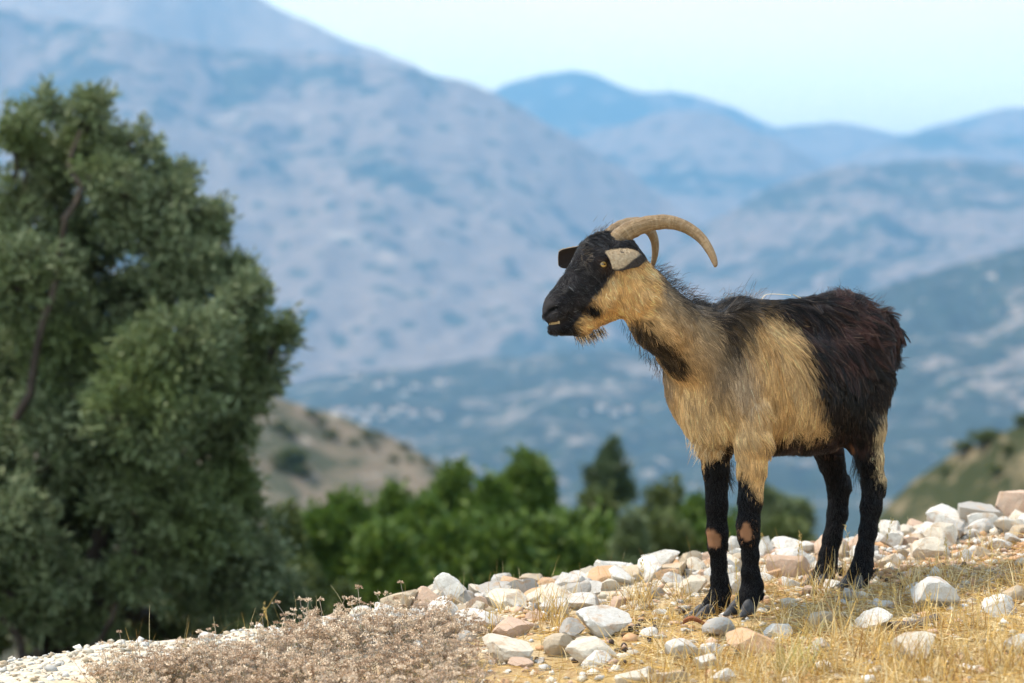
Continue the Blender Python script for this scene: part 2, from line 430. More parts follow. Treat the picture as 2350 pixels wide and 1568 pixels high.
class Field:
    def __init__(s, lo, hi, h):
        s.lo = np.array(lo); s.h = h
        s.n = np.ceil((np.array(hi) - s.lo) / h).astype(int) + 1
        ax = [s.lo[i] + h * np.arange(s.n[i]) for i in range(3)]
        s.X, s.Y, s.Z = np.meshgrid(*ax, indexing='ij')
        s.X = s.X.astype(np.float32); s.Y = s.Y.astype(np.float32); s.Z = s.Z.astype(np.float32)
        s.d = np.full(s.X.shape, 0.3, np.float32)
    def window(s, c0, c1, m):
        a = np.clip(((np.minimum(c0, c1) - m - s.lo) / s.h).astype(int), 0, s.n)
        b = np.clip(((np.maximum(c0, c1) + m - s.lo) / s.h).astype(int) + 2, 0, s.n)
        return tuple(slice(a[i], b[i]) for i in range(3))
    def blend(s, w, d, k, sub=False):
        a = s.d[w]
        if sub:
            hh = np.clip(0.5 - 0.5 * (a + d) / k, 0, 1)
            s.d[w] = a * (1 - hh) + (-d) * hh + k * hh * (1 - hh)
        else:
            hh = np.clip(0.5 + 0.5 * (a - d) / k, 0, 1)
            s.d[w] = a * (1 - hh) + d * hh - k * hh * (1 - hh)
    def cone(s, a, b, ra, rb, k=0.02, sub=False):
        a = np.asarray(a, float); b = np.asarray(b, float)
        w = s.window(a, b, max(ra, rb) + 3 * k + 0.02)
        x, y, z = s.X[w] - a[0], s.Y[w] - a[1], s.Z[w] - a[2]
        v = b - a; vv = max(float(v @ v), 1e-9)
        t = np.clip((x * v[0] + y * v[1] + z * v[2]) / vv, 0, 1)
        d = np.sqrt((x - t * v[0]) ** 2 + (y - t * v[1]) ** 2 + (z - t * v[2]) ** 2) - (ra + (rb - ra) * t)
        s.blend(w, d.astype(np.float32), k, sub)
    def chain(s, pts, k=0.02):
        for (p, r), (q, t) in zip(pts[:-1], pts[1:]): s.cone(p, q, r, t, k)
    def ell(s, c, r, F, L, k=0.03, pitch=0.0, sub=False):
        c = np.asarray(c, float)
        w = s.window(c, c, max(r) + 3 * k + 0.02)
        x, y, z = s.X[w] - c[0], s.Y[w] - c[1], s.Z[w] - c[2]
        f = x * F[0] + y * F[1]; l = x * L[0] + y * L[1]
        if pitch:
            cp, sp = math.cos(pitch), math.sin(pitch)
            f, z = f * cp + z * sp, -f * sp + z * cp
        k0 = np.sqrt((f / r[0]) ** 2 + (l / r[1]) ** 2 + (z / r[2]) ** 2)
        k1 = np.sqrt((f / r[0] ** 2) ** 2 + (l / r[1] ** 2) ** 2 + (z / r[2] ** 2) ** 2) + 1e-6
        s.blend(w, (k0 * (k0 - 1) / k1).astype(np.float32), k, sub)
    def surface(s):
        d = s.d; nx, ny, nz = d.shape
        ins = d < 0
        acc = np.zeros((nx - 1, ny - 1, nz - 1, 3), np.float32); cnt = np.zeros((nx - 1, ny - 1, nz - 1), np.float32)
        dirs = np.eye(3, dtype=int)
        quads_src = []
        for ax in range(3):
            A = [slice(None)] * 3; B = [slice(None)] * 3
            A[ax] = slice(0, -1); B[ax] = slice(1, None)
            da, db = d[tuple(A)], d[tuple(B)]
            ii = np.argwhere((da < 0) != (db < 0))
            va = da[tuple(ii.T)]; vb = db[tuple(ii.T)]
            t = va / (va - vb)
            p = ii.astype(np.float32); p[:, ax] += t
            o1, o2 = [a for a in range(3) if a != ax]
            for q in (0, 1):
                for r in (0, 1):
                    c = ii.copy(); c[:, o1] -= q; c[:, o2] -= r
                    ok = (c >= 0).all(1) & (c < np.array(cnt.shape)).all(1)
                    np.add.at(acc, tuple(c[ok].T), p[ok]); np.add.at(cnt, tuple(c[ok].T), 1)
            quads_src.append((ax, o1, o2, ii, va < 0))
        used = cnt > 0
        vid = -np.ones(cnt.shape, np.int64); vid[used] = np.arange(used.sum())
        V = acc[used] / cnt[used][:, None] * s.h + s.lo
        Q = []
        for ax, o1, o2, ii, inside in quads_src:
            ok = (ii[:, o1] > 0) & (ii[:, o2] > 0) & (ii[:, o1] < cnt.shape[o1]) & (ii[:, o2] < cnt.shape[o2])
            ii = ii[ok]; ins_ = inside[ok]
            def at(q, r):
                c = ii.copy(); c[:, o1] -= q; c[:, o2] -= r
                return vid[tuple(c.T)]
            quad = np.stack([at(1, 1), at(0, 1), at(0, 0), at(1, 0)], 1)
            flip = ins_ if ax != 1 else ~ins_
            quad[~flip] = quad[~flip][:, ::-1]
            Q.append(quad)
        return V, np.concatenate(Q)

fl = Field((0.03, 4.98, -0.68), (1.10, 6.16, 0.30), 0.0042)
# trunk
fl.ell(G(1770, 878), (0.250, 0.115, 0.143), GF, GL, 0.03)
fl.ell(G(1678, 858), (0.118, 0.096, 0.150), GF, GL, 0.05)
fl.ell(G(1862, 897), (0.17, 0.112, 0.138), GF, GL, 0.04)
fl.ell(G(1922, 792), (0.135, 0.098, 0.100), GF, GL, 0.05)
fl.ell(G(1962, 806), (0.080, 0.080, 0.085), GF, GL, 0.04)
fl.cone(G(1692, 742), G(1932, 728), 0.042, 0.05, 0.05)
fl.cone(G(1770, 988), G(1890, 984), 0.052, 0.050, 0.03)
# shoulders, haunches
fl.ell(G(1700, 830, 0.075), (0.085, 0.045, 0.13), GF, GL, 0.04)
fl.ell(G(1590, 830, -0.075), (0.085, 0.045, 0.13), GF, GL, 0.04)
fl.ell(G(1978, 864, 0.070), (0.090, 0.052, 0.135), GF, GL, 0.04, 0.25)
fl.ell(G(1888, 860, -0.072), (0.095, 0.052, 0.135), GF, GL, 0.04, 0.25)
fl.ell(G(1622, 905, -0.01), (0.05, 0.06, 0.085), GF, GL, 0.06)
fl.cone(G(1638, 965, 0.0), G(1672, 980, 0.0), 0.045, 0.04, 0.05)
# neck
fl.chain([(G(1660, 830), 0.108), (G(1592, 790), 0.078), (G(1516, 738), 0.057), (G(1468, 684), 0.052)], 0.03)
fl.chain([(G(1535, 740), 0.058), (H(1470, 676), 0.052), (H(1442, 636), 0.054)], 0.025)
# head
fl.cone(H(1425, 600, 0.022), H(1372, 600, 0.020), 0.046, 0.043, 0.02)
fl.cone(H(1425, 600, -0.022), H(1372, 600, -0.020), 0.046, 0.043, 0.02)
fl.cone(H(1410, 575, 0.0), H(1385, 572, 0.0), 0.040, 0.034, 0.02)
fl.cone(H(1362, 612), H(1290, 692), 0.046, 0.026, 0.02)
fl.cone(H(1345, 655), H(1278, 712), 0.042, 0.029, 0.02)
fl.cone(H(1276, 706, 0.010), H(1276, 706, -0.010), 0.026, 0.026, 0.012)
fl.cone(H(1268, 724, 0.010), H(1268, 724, -0.010), 0.020, 0.020, 0.010)
fl.cone(H(1430, 655, 0.030), H(1378, 688, 0.026), 0.046, 0.036, 0.025)
fl.cone(H(1430, 655, -0.030), H(1378, 688, -0.026), 0.046, 0.036, 0.025)
fl.cone(H(1400, 700), H(1330, 742), 0.032, 0.024, 0.02)
fl.cone(H(1332, 744), H(1276, 756), 0.024, 0.0135, 0.010)
fl.cone(H(1268, 756, 0.006), H(1268, 756, -0.006), 0.0105, 0.0105, 0.008)
fl.ell(H(1388, 596, 0.052), (0.030, 0.014, 0.016), HF, HL, 0.012)      # brow
fl.ell(H(1388, 596, -0.052), (0.030, 0.014, 0.016), HF, HL, 0.012)
for s in (1, -1):
    fl.cone(H(1388, 607, 0.072 * s), H(1378, 607, 0.070 * s), 0.0125, 0.0105, 0.004, sub=True)       # eye socket
    fl.cone(H(1250, 716, 0.016 * s), H(1277, 705, 0.037 * s), 0.0040, 0.0068, 0.003, sub=True)       # nostril
    fl.cone(H(1248, 746, 0.004 * s), H(1310, 734, 0.034 * s), 0.0052, 0.0036, 0.003, sub=True)       # mouth slit
for s in (1, -1):
    fl.chain([(H(1368, 612, .054 * s), .0040), (H(1374, 599, .060 * s), .0048), (H(1386, 594, .063 * s), .0050), (H(1399, 601, .061 * s), .0042)], 0.005)     # upper lid
    fl.chain([(H(1368, 612, .054 * s), .0040), (H(1380, 620, .060 * s), .0036), (H(1396, 616, .061 * s), .0036)], 0.005)     # lower lid
    fl.cone(H(1366, 622, .040 * s), H(1330, 668, .026 * s), 0.016, 0.012, 0.012)     # cheek bone
# legs: near fore, far fore, near hind, far hind
NF, FF, NH, FH = 0.082, -0.082, 0.078, -0.078
fl.chain([(G(1700, 880, 0.060), 0.040), (G(1718, 950, 0.072), 0.046), (G(1728, 1015, NF), 0.040), (G(1726, 1075, NF), 0.030), (G(1722, 1150, NF), 0.0245), (G(1717, 1205, NF), 0.0235),
          (G(1718, 1232, NF), 0.0215), (G(1722, 1275, NF), 0.0165), (G(1722, 1315, NF), 0.0175), (G(1727, 1345, NF), 0.0215), (G(1718, 1372, NF), 0.021), (G(1712, 1386, NF), 0.023)], 0.012)
fl.cone(G(1737, 1352, NF), G(1742, 1362, NF), 0.012, 0.009, 0.008)
fl.chain([(G(1612, 880, -0.060), 0.040), (G(1630, 950, -0.072), 0.046), (G(1640, 1015, FF), 0.040), (G(1643, 1075, FF), 0.028), (G(1645, 1160, FF), 0.0225), (G(1646, 1222, FF), 0.0225),
          (G(1647, 1252, FF), 0.0205), (G(1650, 1295, FF), 0.0160), (G(1651, 1330, FF), 0.0175), (G(1654, 1358, FF), 0.0215), (G(1640, 1385, FF), 0.021), (G(1630, 1398, FF), 0.022)], 0.012)
fl.cone(G(1662, 1366, FF), G(1666, 1378, FF), 0.011, 0.009, 0.008)
fl.chain([(G(1972, 870, 0.055), 0.075), (G(1980, 975, 0.070), 0.052), (G(1995, 1050, NH), 0.030), (G(2005, 1110, NH), 0.0255), (G(1999, 1165, NH), 0.0225),
          (G(1992, 1220, NH), 0.0185), (G(1984, 1265, NH), 0.0185), (G(1980, 1295, NH), 0.0215), (G(1972, 1318, NH), 0.023), (G(1968, 1328, NH), 0.025)], 0.012)
fl.cone(G(2018, 1100, NH), G(2021, 1128, NH), 0.012, 0.013, 0.012)
fl.chain([(G(1882, 870, -0.055), 0.075), (G(1888, 985, -0.070), 0.050), (G(1908, 1060, FH), 0.029), (G(1925, 1118, FH), 0.0255), (G(1922, 1180, FH), 0.0225),
          (G(1910, 1235, FH), 0.0200), (G(1901, 1275, FH), 0.0195), (G(1898, 1300, FH), 0.0215), (G(1890, 1320, FH), 0.022), (G(1886, 1330, FH), 0.024)], 0.012)
fl.cone(G(1940, 1100, FH), G(1943, 1122, FH), 0.012, 0.012, 0.012)
# dew claws, udder, tail
for p in (G(1746, 1362, NF), G(1668, 1380, FF), G(1930, 1308, FH), G(1998, 1305, NH)):
    fl.cone(p, p + np.array([0, 0, -0.012]), 0.008, 0.006, 0.005)
fl.ell(G(1955, 975, 0.02), (0.07, 0.07, 0.055), GF, GL, 0.03)
fl.cone(G(1950, 1005, 0.035), G(1956, 1040, 0.038), 0.017, 0.006, 0.012)
fl.cone(G(1915, 1005, -0.03), G(1918, 1030, -0.03), 0.015, 0.006, 0.012)
fl.chain([(G(2022, 742), 0.03), (G(2048, 770), 0.020), (G(2050, 815), 0.012)], 0.02)
GV, GQ = fl.surface()

# vertex normals from the quads
def quad_normals(V, Q):
    n = np.cross(V[Q[:, 2]] - V[Q[:, 0]], V[Q[:, 3]] - V[Q[:, 1]])
    N = np.zeros_like(V)
    for i in range(4): np.add.at(N, Q[:, i], n)
    return N / (np.linalg.norm(N, axis=1, keepdims=True) + 1e-12), np.linalg.norm(n, axis=1) * 0.5
GN, GA = quad_normals(GV, GQ)
# light smoothing of the net
for _ in range(2):
    S_ = np.zeros_like(GV); C_ = np.zeros(len(GV))
    for i in range(4):
        for j in (1, 3):
            np.add.at(S_, GQ[:, i], GV[GQ[:, (i + j) % 4]]); np.add.at(C_, GQ[:, i], 1)
    GV = (GV * 0.5 + S_ / C_[:, None] * 0.5).astype(np.float32)
GN, GA = quad_normals(GV, GQ)

# ---- coat pattern, painted in the animal's own side view (body frame and head frame)
def side_uv(p, lat, O, F, L):
    r = p - O
    f = r @ F
    if lat is None: lat = np.abs(r @ L)
    x = O[0] + F[0] * f + L[0] * lat; y = O[1] + F[1] * f + L[1] * lat
    return 1175 + x / y / K, 784 - p[:, 2] / y / K

def poly_mask(u, v, pts, soft):
    """soft inside mask of a polygon"""
    pts = np.array(pts, float); n = len(pts)
    dmin = np.full(u.shape, 1e9); inside = np.zeros(u.shape, bool)
    for i in range(n):
        a, b = pts[i], pts[(i + 1) % n]
        e = b - a; wx, wy = u - a[0], v - a[1]
        t = np.clip((wx * e[0] + wy * e[1]) / (e @ e + 1e-9), 0, 1)
        dmin = np.minimum(dmin, (wx - t * e[0]) ** 2 + (wy - t * e[1]) ** 2)
        cond = ((a[1] > v) != (b[1] > v)) & (u < (b[0] - a[0]) * (v - a[1]) / (b[1] - a[1] + 1e-9) + a[0])
        inside ^= cond
    d = np.sqrt(dmin) * np.where(inside, 1, -1)
    x = np.clip(0.5 + d / (2 * soft), 0, 1)
    return x * x * (3 - 2 * x)
def blob(u, v, cx, cy, rx, ry, soft=0.3):
    r = np.sqrt(((u - cx) / rx) ** 2 + ((v - cy) / ry) ** 2)
    x = np.clip((1 + soft - r) / (2 * soft), 0, 1)
    return x * x * (3 - 2 * x)

TAN = np.array((0.50, 0.292, 0.112)); CREAM = np.array((0.64, 0.48, 0.27)); DARK = np.array((0.0055, 0.005, 0.0055))
BROWN = np.array((0.042, 0.021, 0.017)); GREY = np.array((0.27, 0.20, 0.13)); SKIN = np.array((0.21, 0.105, 0.055)); RUFF = np.array((0.10, 0.078, 0.06))

def head_weight(p):
    """1 on the head, 0 on the neck and body"""
    u, v = side_uv(p, 0.0, HO, HF, HL)
    return poly_mask(u, v, [(1200, 480), (1440, 480), (1478, 560), (1482, 640), (1462, 700), (1425, 738), (1330, 830), (1200, 830)], 10)

def coat(p, jit):
    """colour of the coat at points p (n,3); jit: per-hair noise"""
    n = len(p)
    u, v = side_uv(p, None, GO, GF, GL)
    lat = (p - GO) @ GL
    w = jit[:, 0] * 9 + 7 * fbm(p[:, 0] * 40 + 3, p[:, 2] * 40 + p[:, 1] * 31, 3, 3); w2 = jit[:, 1] * 9 + 7 * fbm(p[:, 0] * 37, p[:, 2] * 43 - p[:, 1] * 35, 5, 3)
    u = u + w; v = v + w2
    col = np.tile(TAN, (n, 1))
    def put(mask, c, a=1.0):
        nonlocal col
        m = (np.clip(mask * a, 0, 1))[:, None]; col = col * (1 - m) + np.asarray(c) * m
    put(0.5 + 0.6 * fbm(p[:, 0] * 22, p[:, 2] * 9 + p[:, 1] * 18, 8, 3), CREAM, 0.55)
    # neck: grey ticking towards the crest, dark throat stripe
    put(poly_mask(u, v, [(1480, 560), (1560, 640), (1660, 690), (1690, 850), (1660, 900), (1600, 840), (1560, 770), (1500, 700)], 45), GREY * 0.82, 0.8)
    put(poly_mask(u, v, [(1500, 540), (1700, 660), (1700, 745), (1640, 748), (1560, 704), (1508, 652)], 16), RUFF * 0.55, 0.9)
    put(poly_mask(u, v, [(1416, 716), (1468, 728), (1508, 766), (1562, 806), (1584, 846), (1556, 872), (1505, 850), (1460, 830), (1390, 800)], 13), DARK, 0.93)
    # shoulder patch
    put(poly_mask(u, v, [(1640, 670), (1722, 680), (1740, 730), (1722, 780), (1700, 830), (1668, 850), (1650, 780)], 18), DARK * 1.6, 0.85)
    put(blob(u, v, 1708, 890, 34, 62, 0.8), (0.36, 0.30, 0.235), 0.75)
    put(blob(u, v, 1650, 870, 25, 50, 0.8), RUFF, 0.5)
    put(blob(u, v, 1640, 985, 75, 60, 0.8), CREAM, 0.5)
    # hind half
    put(poly_mask(u, v, [(1752, 600), (1775, 700), (1815, 745), (1842, 820), (1868, 895), (1890, 955), (1905, 1010), (1912, 1100), (2300, 1150), (2300, 600)], 14), DARK)
    put(poly_mask(u, v, [(1790, 600), (1800, 712), (1850, 770), (1905, 840), (1960, 840), (2040, 800), (2300, 790), (2300, 600)], 30), BROWN, 0.6)
    put(poly_mask(u, v, [(1680, 600), (1690, 706), (1740, 718), (1800, 730), (1900, 740), (1900, 600)], 9), DARK * 1.5, 0.9)
    # under-belly
    z = p[:, 2]; dv = v
    put(np.clip((dv - np.where(u > 1768, 992, 1012)) / 10, 0, 1) * ((np.abs(lat) < 0.05) | (u > 1768)) * (u > 1560), DARK * 1.3 + BROWN * 0.3)
    # legs
    leg = dv > 1035
    front = u < 1850
    nearf = np.clip((dv - (1082 + 62 * np.clip((u - 1706) / 38, 0, 1))) / 14, 0, 1) * front * leg
    farf = np.clip((dv - (1046 + 55 * np.clip((-lat - 0.082) / 0.02, 0, 1))) / 14, 0, 1) * front * leg
    put(np.where(lat > 0, nearf, farf), DARK)
    put(np.clip((dv - 1040) / 10, 0, 1) * (~front), DARK)
    rear = np.clip((u - 2012) / 5, 0, 1) * np.clip((dv - 935) / 40, 0, 1) * np.clip((1112 - dv) / 12, 0, 1) * (lat > 0.0)
    put(rear, CREAM * 0.8)
    put(np.where(lat > 0, blob(u + 7 * fbm(p[:, 0] * 90, p[:, 2] * 90, 2, 2), v + 6 * fbm(p[:, 0] * 110, p[:, 2] * 80, 6, 2), 1712, 1222, 13, 23, 0.2), 0), SKIN)
    fu, fv = side_uv(p, FF, GO, GF, GL)
    put(np.where(lat < 0, blob(fu + 6 * fbm(p[:, 0] * 95, p[:, 2] * 85, 12, 2), fv + 5 * fbm(p[:, 0] * 80, p[:, 2] * 95, 14, 2), 1627, 1238, 11, 22, 0.2), 0), SKIN)
    put(blob(u, v, 1965, 1022, 16, 22, 0.3) * (lat > -0.06) * (lat < 0.065), (0.16, 0.075, 0.04), 0.9)
    # head
    hw = head_weight(p)
    hu, hv = side_uv(p, None, HO, HF, HL)
    hl = (p - HO) @ HL
    hu = hu + w * 0.45; hv = hv + w2 * 0.45
    hc = np.tile(DARK * 3.0, (n, 1)) + np.clip(fbm(p[:, 0] * 60, p[:, 2] * 60, 4, 2), 0, 1)[:, None] * 0.015
    cheek = poly_mask(hu, hv, [(1318, 752), (1345, 712), (1362, 684), (1392, 652), (1412, 622), (1440, 600), (1520, 590), (1520, 760), (1380, 800), (1325, 790)], 6)
    cheek *= np.clip((np.abs(hl) - 0.004) / 0.008 + (hv > 690), 0, 1)
    ct = TAN * 1.02 + (CREAM - TAN) * np.clip(0.5 * fbm(p[:, 0] * 50, p[:, 2] * 40, 9, 2), 0, 1)[:, None]
    hc = hc * (1 - cheek[:, None]) + ct * cheek[:, None]
    m = blob(hu, hv, 1363, 714, 21, 14, 0.3)[:, None]; hc = hc * (1 - m) + DARK * m
    m = (blob(hu, hv, 1308, 766, 26, 26, 0.4) * 0.95)[:, None]; hc = hc * (1 - m) + DARK * m
    m = (blob(hu, hv, 1342, 592, 10, 20, 0.8) * (jit[:, 2] > 0.25) * 0.5)[:, None]; hc = hc * (1 - m) + GREY * 0.7 * m
    m = (blob(hu, hv, 1390, 606, 24, 18, 0.5) * 0.55)[:, None]; hc = hc * (1 - m) + np.array((0.05, 0.035, 0.03)) * m
    m = (blob(hu, hv, 1262, 706, 17, 22, 0.4) * 0.7)[:, None]; hc = hc * (1 - m) + np.array((0.040, 0.037, 0.039)) * m
    m = poly_mask(hu - w * 0.45, hv - w2 * 0.45, [(1247, 723), (1256, 712), (1268, 704), (1284, 700), (1287, 706), (1272, 713), (1260, 722), (1250, 728)], 2.5)[:, None]; hc = hc * (1 - m) + 0.002 * m  # nostril: the shade of its hollow painted into the coat colour
    return col * (1 - hw[:, None]) + hc * hw[:, None]

m_skin = Mat('goat_skin', 0.85, 0.06)
m_skin.color(m_skin.attr('coat'))
m_skin.bump(m_skin.noise(m_skin.pos((220, 220, 60)), 1.0, 3), 0.25, 0.003)
goat = empty('goat', (0.55, 5.6, -0.61))
tag(goat, 'black and tan horned goat standing in profile on the stony slope', 'goat')
GOFF = np.array(goat.location)
def gpart(name, V, Fc, mat, parent=None, smooth=True):
    return mesh_obj(name, np.asarray(V) - GOFF, Fc, mat, parent or goat, smooth)
body = gpart('body', GV, GQ, m_skin.m)
vcol(body, 'coat', coat(GV, np.zeros((len(GV), 3))))

# ---- fur
def lerp(a, b, t): return a + (b - a) * t
tri = np.concatenate([GQ[:, [0, 1, 2]], GQ[:, [0, 2, 3]]])
ta = np.linalg.norm(np.cross(GV[tri[:, 1]] - GV[tri[:, 0]], GV[tri[:, 2]] - GV[tri[:, 0]]), axis=1)
NF_ = 150000
pick = RNG.choice(len(tri), NF_, p=ta / ta.sum())
r1 = np.sqrt(RNG.random(NF_)); r2 = RNG.random(NF_)
bc = np.stack([1 - r1, r1 * (1 - r2), r1 * r2], 1)
R0 = (GV[tri[pick]] * bc[:, :, None]).sum(1).astype(np.float64)
RN = (GN[tri[pick]] * bc[:, :, None]).sum(1).astype(np.float64); RN /= np.linalg.norm(RN, axis=1, keepdims=True)

u, v = side_uv(R0, None, GO, GF, GL)
lat = (R0 - GO) @ GL
hw = head_weight(R0)
hu, hv = side_uv(R0, None, HO, HF, HL)
hl = (R0 - HO) @ HL
DN = np.array([0, 0, -1.0])
n_ = len(R0)
flow = np.tile(-GF * 0.55 + DN * 1.0, (n_, 1))
length = np.full(n_, 0.027)
lift = np.full(n_, 0.30)
wave = np.full(n_, 0.10)
clump = np.full(n_, 0.45)
def setp(mask, fl_=None, ln=None, lf=None, wv=None, cl=None):
    global flow, length, lift, wave, clump
    m = np.clip(mask, 0, 1)
    if fl_ is not None: flow = flow * (1 - m[:, None]) + np.asarray(fl_) * m[:, None]
    if ln is not None: length = length * (1 - m) + ln * m
    if lf is not None: lift = lift * (1 - m) + lf * m
    if wv is not None: wave = wave * (1 - m) + wv * m
    if cl is not None: clump = clump * (1 - m) + cl * m
setp(poly_mask(u, v, [(1480, 560), (1700, 640), (1690, 900), (1580, 920), (1400, 800), (1400, 640)], 30), -GF * 0.75 + DN * 0.8, 0.022, 0.18)
setp(poly_mask(u, v, [(1490, 540), (1560, 610), (1720, 650), (1720, 706), (1620, 706), (1550, 662), (1505, 622)], 12), -GF * 1.0 + DN * 0.1, 0.036, 0.6, 0.15)
setp(blob(u, v, 1705, 690, 45, 32, 0.4), -GF * 0.7 + DN * 0.1, 0.042, 0.6, 0.3)
setp(poly_mask(u, v, [(1590, 880), (1780, 800), (1930, 900), (1930, 1040), (1590, 1040)], 30), -GF * 0.30 + DN * 1.0, 0.035, 0.13, 0.14, 0.5)
setp(poly_mask(u, v, [(1780, 640), (1830, 830), (1890, 900), (2010, 880), (2100, 760), (2100, 600)], 25), -GF * 0.85 + DN * 1.0, 0.066, 0.12, 0.36, 0.85)
setp(poly_mask(u, v, [(1860, 640), (1890, 722), (2000, 735), (2080, 760), (2100, 600)], 14), -GF * 0.8 + DN * 0.6, 0.062, 0.34, 0.4, 0.75)
setp(poly_mask(u, v, [(1880, 880), (2080, 840), (2080, 1040), (1900, 1040)], 30), DN * 1.0 - GF * 0.1, 0.026, 0.12)
setp(np.clip((u - 2000) / 40, 0, 1) * (v < 900), DN * 1.0 - GF * 0.25, 0.045, 0.15)
setp(np.clip((v - 1030) / 20, 0, 1), DN * 1.0 - GF * 0.12, 0.012, 0.17, 0.06, 0.35)
setp((v > 1005) * (v < 1085) * (u > 1690) * (u < 1760) * (lat > 0.03), DN * 1.0, 0.022, 0.16, 0.1, 0.5)
setp((v > 1150) * 1.0, DN * 1.0 - GF * 0.1, np.where(u > 1850, 0.0095, 0.0062), 0.11, 0.05, 0.2)
setp(hw, -HF * 0.9 + DN * 0.5, 0.016, 0.13, 0.06, 0.55)
setp(hw * poly_mask(hu, hv, [(1400, 600), (1500, 590), (1480, 700), (1400, 740), (1340, 760), (1350, 700)], 15), -HF * 0.45 + DN * 1.0, 0.015, 0.11, 0.06, 0.5)
setp(hw * blob(hu, hv, 1375, 548, 52, 30, 0.4), HF * 0.25 + DN * -0.2, 0.022, 0.7, 0.2)
setp(hw * poly_mask(hu, hv, [(1200, 660), (1310, 690), (1310, 800), (1200, 800)], 10), None, 0.006, 0.16)
setp(hw * poly_mask(hu, hv, [(1305, 750), (1400, 720), (1440, 735), (1400, 800), (1310, 800)], 8), DN * 1.0 - HF * 0.6, 0.014, 0.16, 0.12)
# bare spots: knees, nose, eyes, udder tip
keep = np.ones(n_, bool)
keep &= ~((blob(u, v, 1712, 1222, 14, 24, 0.14) > 0.5) & (lat > 0))
fu, fv = side_uv(R0, FF, GO, GF, GL)
keep &= ~((blob(fu, fv, 1627, 1238, 11, 22, 0.16) > 0.5) & (lat < 0))
keep &= ~((hw > 0.5) & (((hu - 1256) / 16) ** 2 + ((hv - 706) / 18) ** 2 < 1))
keep &= ~((hw > 0.5) & (((hu - 1383) / 14) ** 2 + ((hv - 607) / 9) ** 2 < 1))
keep &= ~((hw > 0.5) & (((hu - 1275) / 30) ** 2 + ((hv - 740) / 8) ** 2 < 1))
keep &= ~((u > 1925) & (u < 2000) & (v > 1002) & (v < 1045) & (np.abs(lat) < 0.065))
sel = np.where(keep)[0]
R0, RN, flow, length, lift, wave, clump, hw = R0[sel], RN[sel], flow[sel], length[sel], lift[sel], wave[sel], clump[sel], hw[sel]
n_ = len(R0)

def swirl(p, s, seed):
    return np.stack([fbm(p[:, 0] * s + 5, p[:, 2] * s + p[:, 1] * s * 0.8, seed + i * 7, 2) for i in range(3)], 1)
flow = flow / np.linalg.norm(flow, axis=1, keepdims=True)
flow = flow + swirl(R0, 26, 40) * (0.35 + wave[:, None] * 1.6) + RNG.normal(0, 0.16, (n_, 3))
tang = flow - RN * (flow * RN).sum(1, keepdims=True)
tang /= np.linalg.norm(tang, axis=1, keepdims=True) + 1e-9
length = length * RNG.uniform(0.6, 1.2, n_)
def push_out(p, margin):
    g = (p - fl.lo) / fl.h
    i0 = np.clip(np.floor(g).astype(int), 1, fl.n - 3); fr = np.clip(g - i0, 0, 1)
    def at(o):
        a_ = i0 + o; return fl.d[a_[:, 0], a_[:, 1], a_[:, 2]]
    def tri(off):
        s_ = 0
        for a_ in (0, 1):
            for b_ in (0, 1):
                for c_ in (0, 1):
                    w_ = (fr[:, 0] if a_ else 1 - fr[:, 0]) * (fr[:, 1] if b_ else 1 - fr[:, 1]) * (fr[:, 2] if c_ else 1 - fr[:, 2])
                    s_ = s_ + w_ * at(np.array([a_, b_, c_]) + off)
        return s_
    dd = tri(0)
    need = np.where((dd < margin) & (np.abs(dd) < 0.08))[0]
    if len(need) == 0: return p
    ii = i0[need]
    def g1(k_):
        e = np.zeros(3, int); e[k_] = 1; a_ = ii + e; b_ = ii - e
        return fl.d[a_[:, 0], a_[:, 1], a_[:, 2]] - fl.d[b_[:, 0], b_[:, 1], b_[:, 2]]
    gr = np.stack([g1(0), g1(1), g1(2)], 1); gr /= np.linalg.norm(gr, axis=1, keepdims=True) + 1e-9
    p = p.copy(); mg = margin[need] if np.ndim(margin) else margin
    p[need] += gr * (mg - dd[need])[:, None]
    return p
NP = 6
ts = np.linspace(0, 1, NP)
pts = np.zeros((n_, NP, 3))
pos = R0 - RN * 0.002
d = tang + RN * lift[:, None] * 1.6
d /= np.linalg.norm(d, axis=1, keepdims=True)
ph1 = swirl(R0, 34, 77) * 3.1
for i in range(NP):
    pts[:, i] = pos
    seg = length[:, None] / (NP - 1)
    side = np.cross(tang, RN)
    bend = side * (np.sin(ph1[:, :1] * 2 + ts[i] * 7) * wave[:, None] * 0.9)
    d2 = d + bend + tang * 0.25 - RN * (lift[:, None] * 0.22) + DN * 0.10 * (length[:, None] / 0.06)
    d2 += RNG.normal(0, 0.05, (n_, 3))
    d2 /= np.linalg.norm(d2, axis=1, keepdims=True)
    pos = pos + d2 * seg
    pos = push_out(pos, 0.0012 + 0.004 * lift * ts[i])
    d = lerp(d, d2, 0.5)
# clumps: strands lean towards the tip of a leading strand
lead = RNG.choice(n_, 7000, replace=False)
kd = kdtree.KDTree(len(lead))
for i, j in enumerate(lead): kd.insert(R0[j], i)
kd.balance()
near = np.fromiter((lead[kd.find(Vector(p))[1]] for p in R0), np.int64, n_)
offs = pts[near] - R0[near][:, None, :]
far_ok = np.linalg.norm(R0[near] - R0, axis=1) < 0.03
amt = (clump * far_ok)[:, None, None] * (ts ** 1.3)[None, :, None]
goal = R0[near][:, None, :] + offs
pts = pts * (1 - amt) + goal * amt
jit = np.stack([RNG.normal(0, 1, n_), RNG.normal(0, 1, n_), RNG.random(n_)], 1)
hcol = coat(R0, jit)
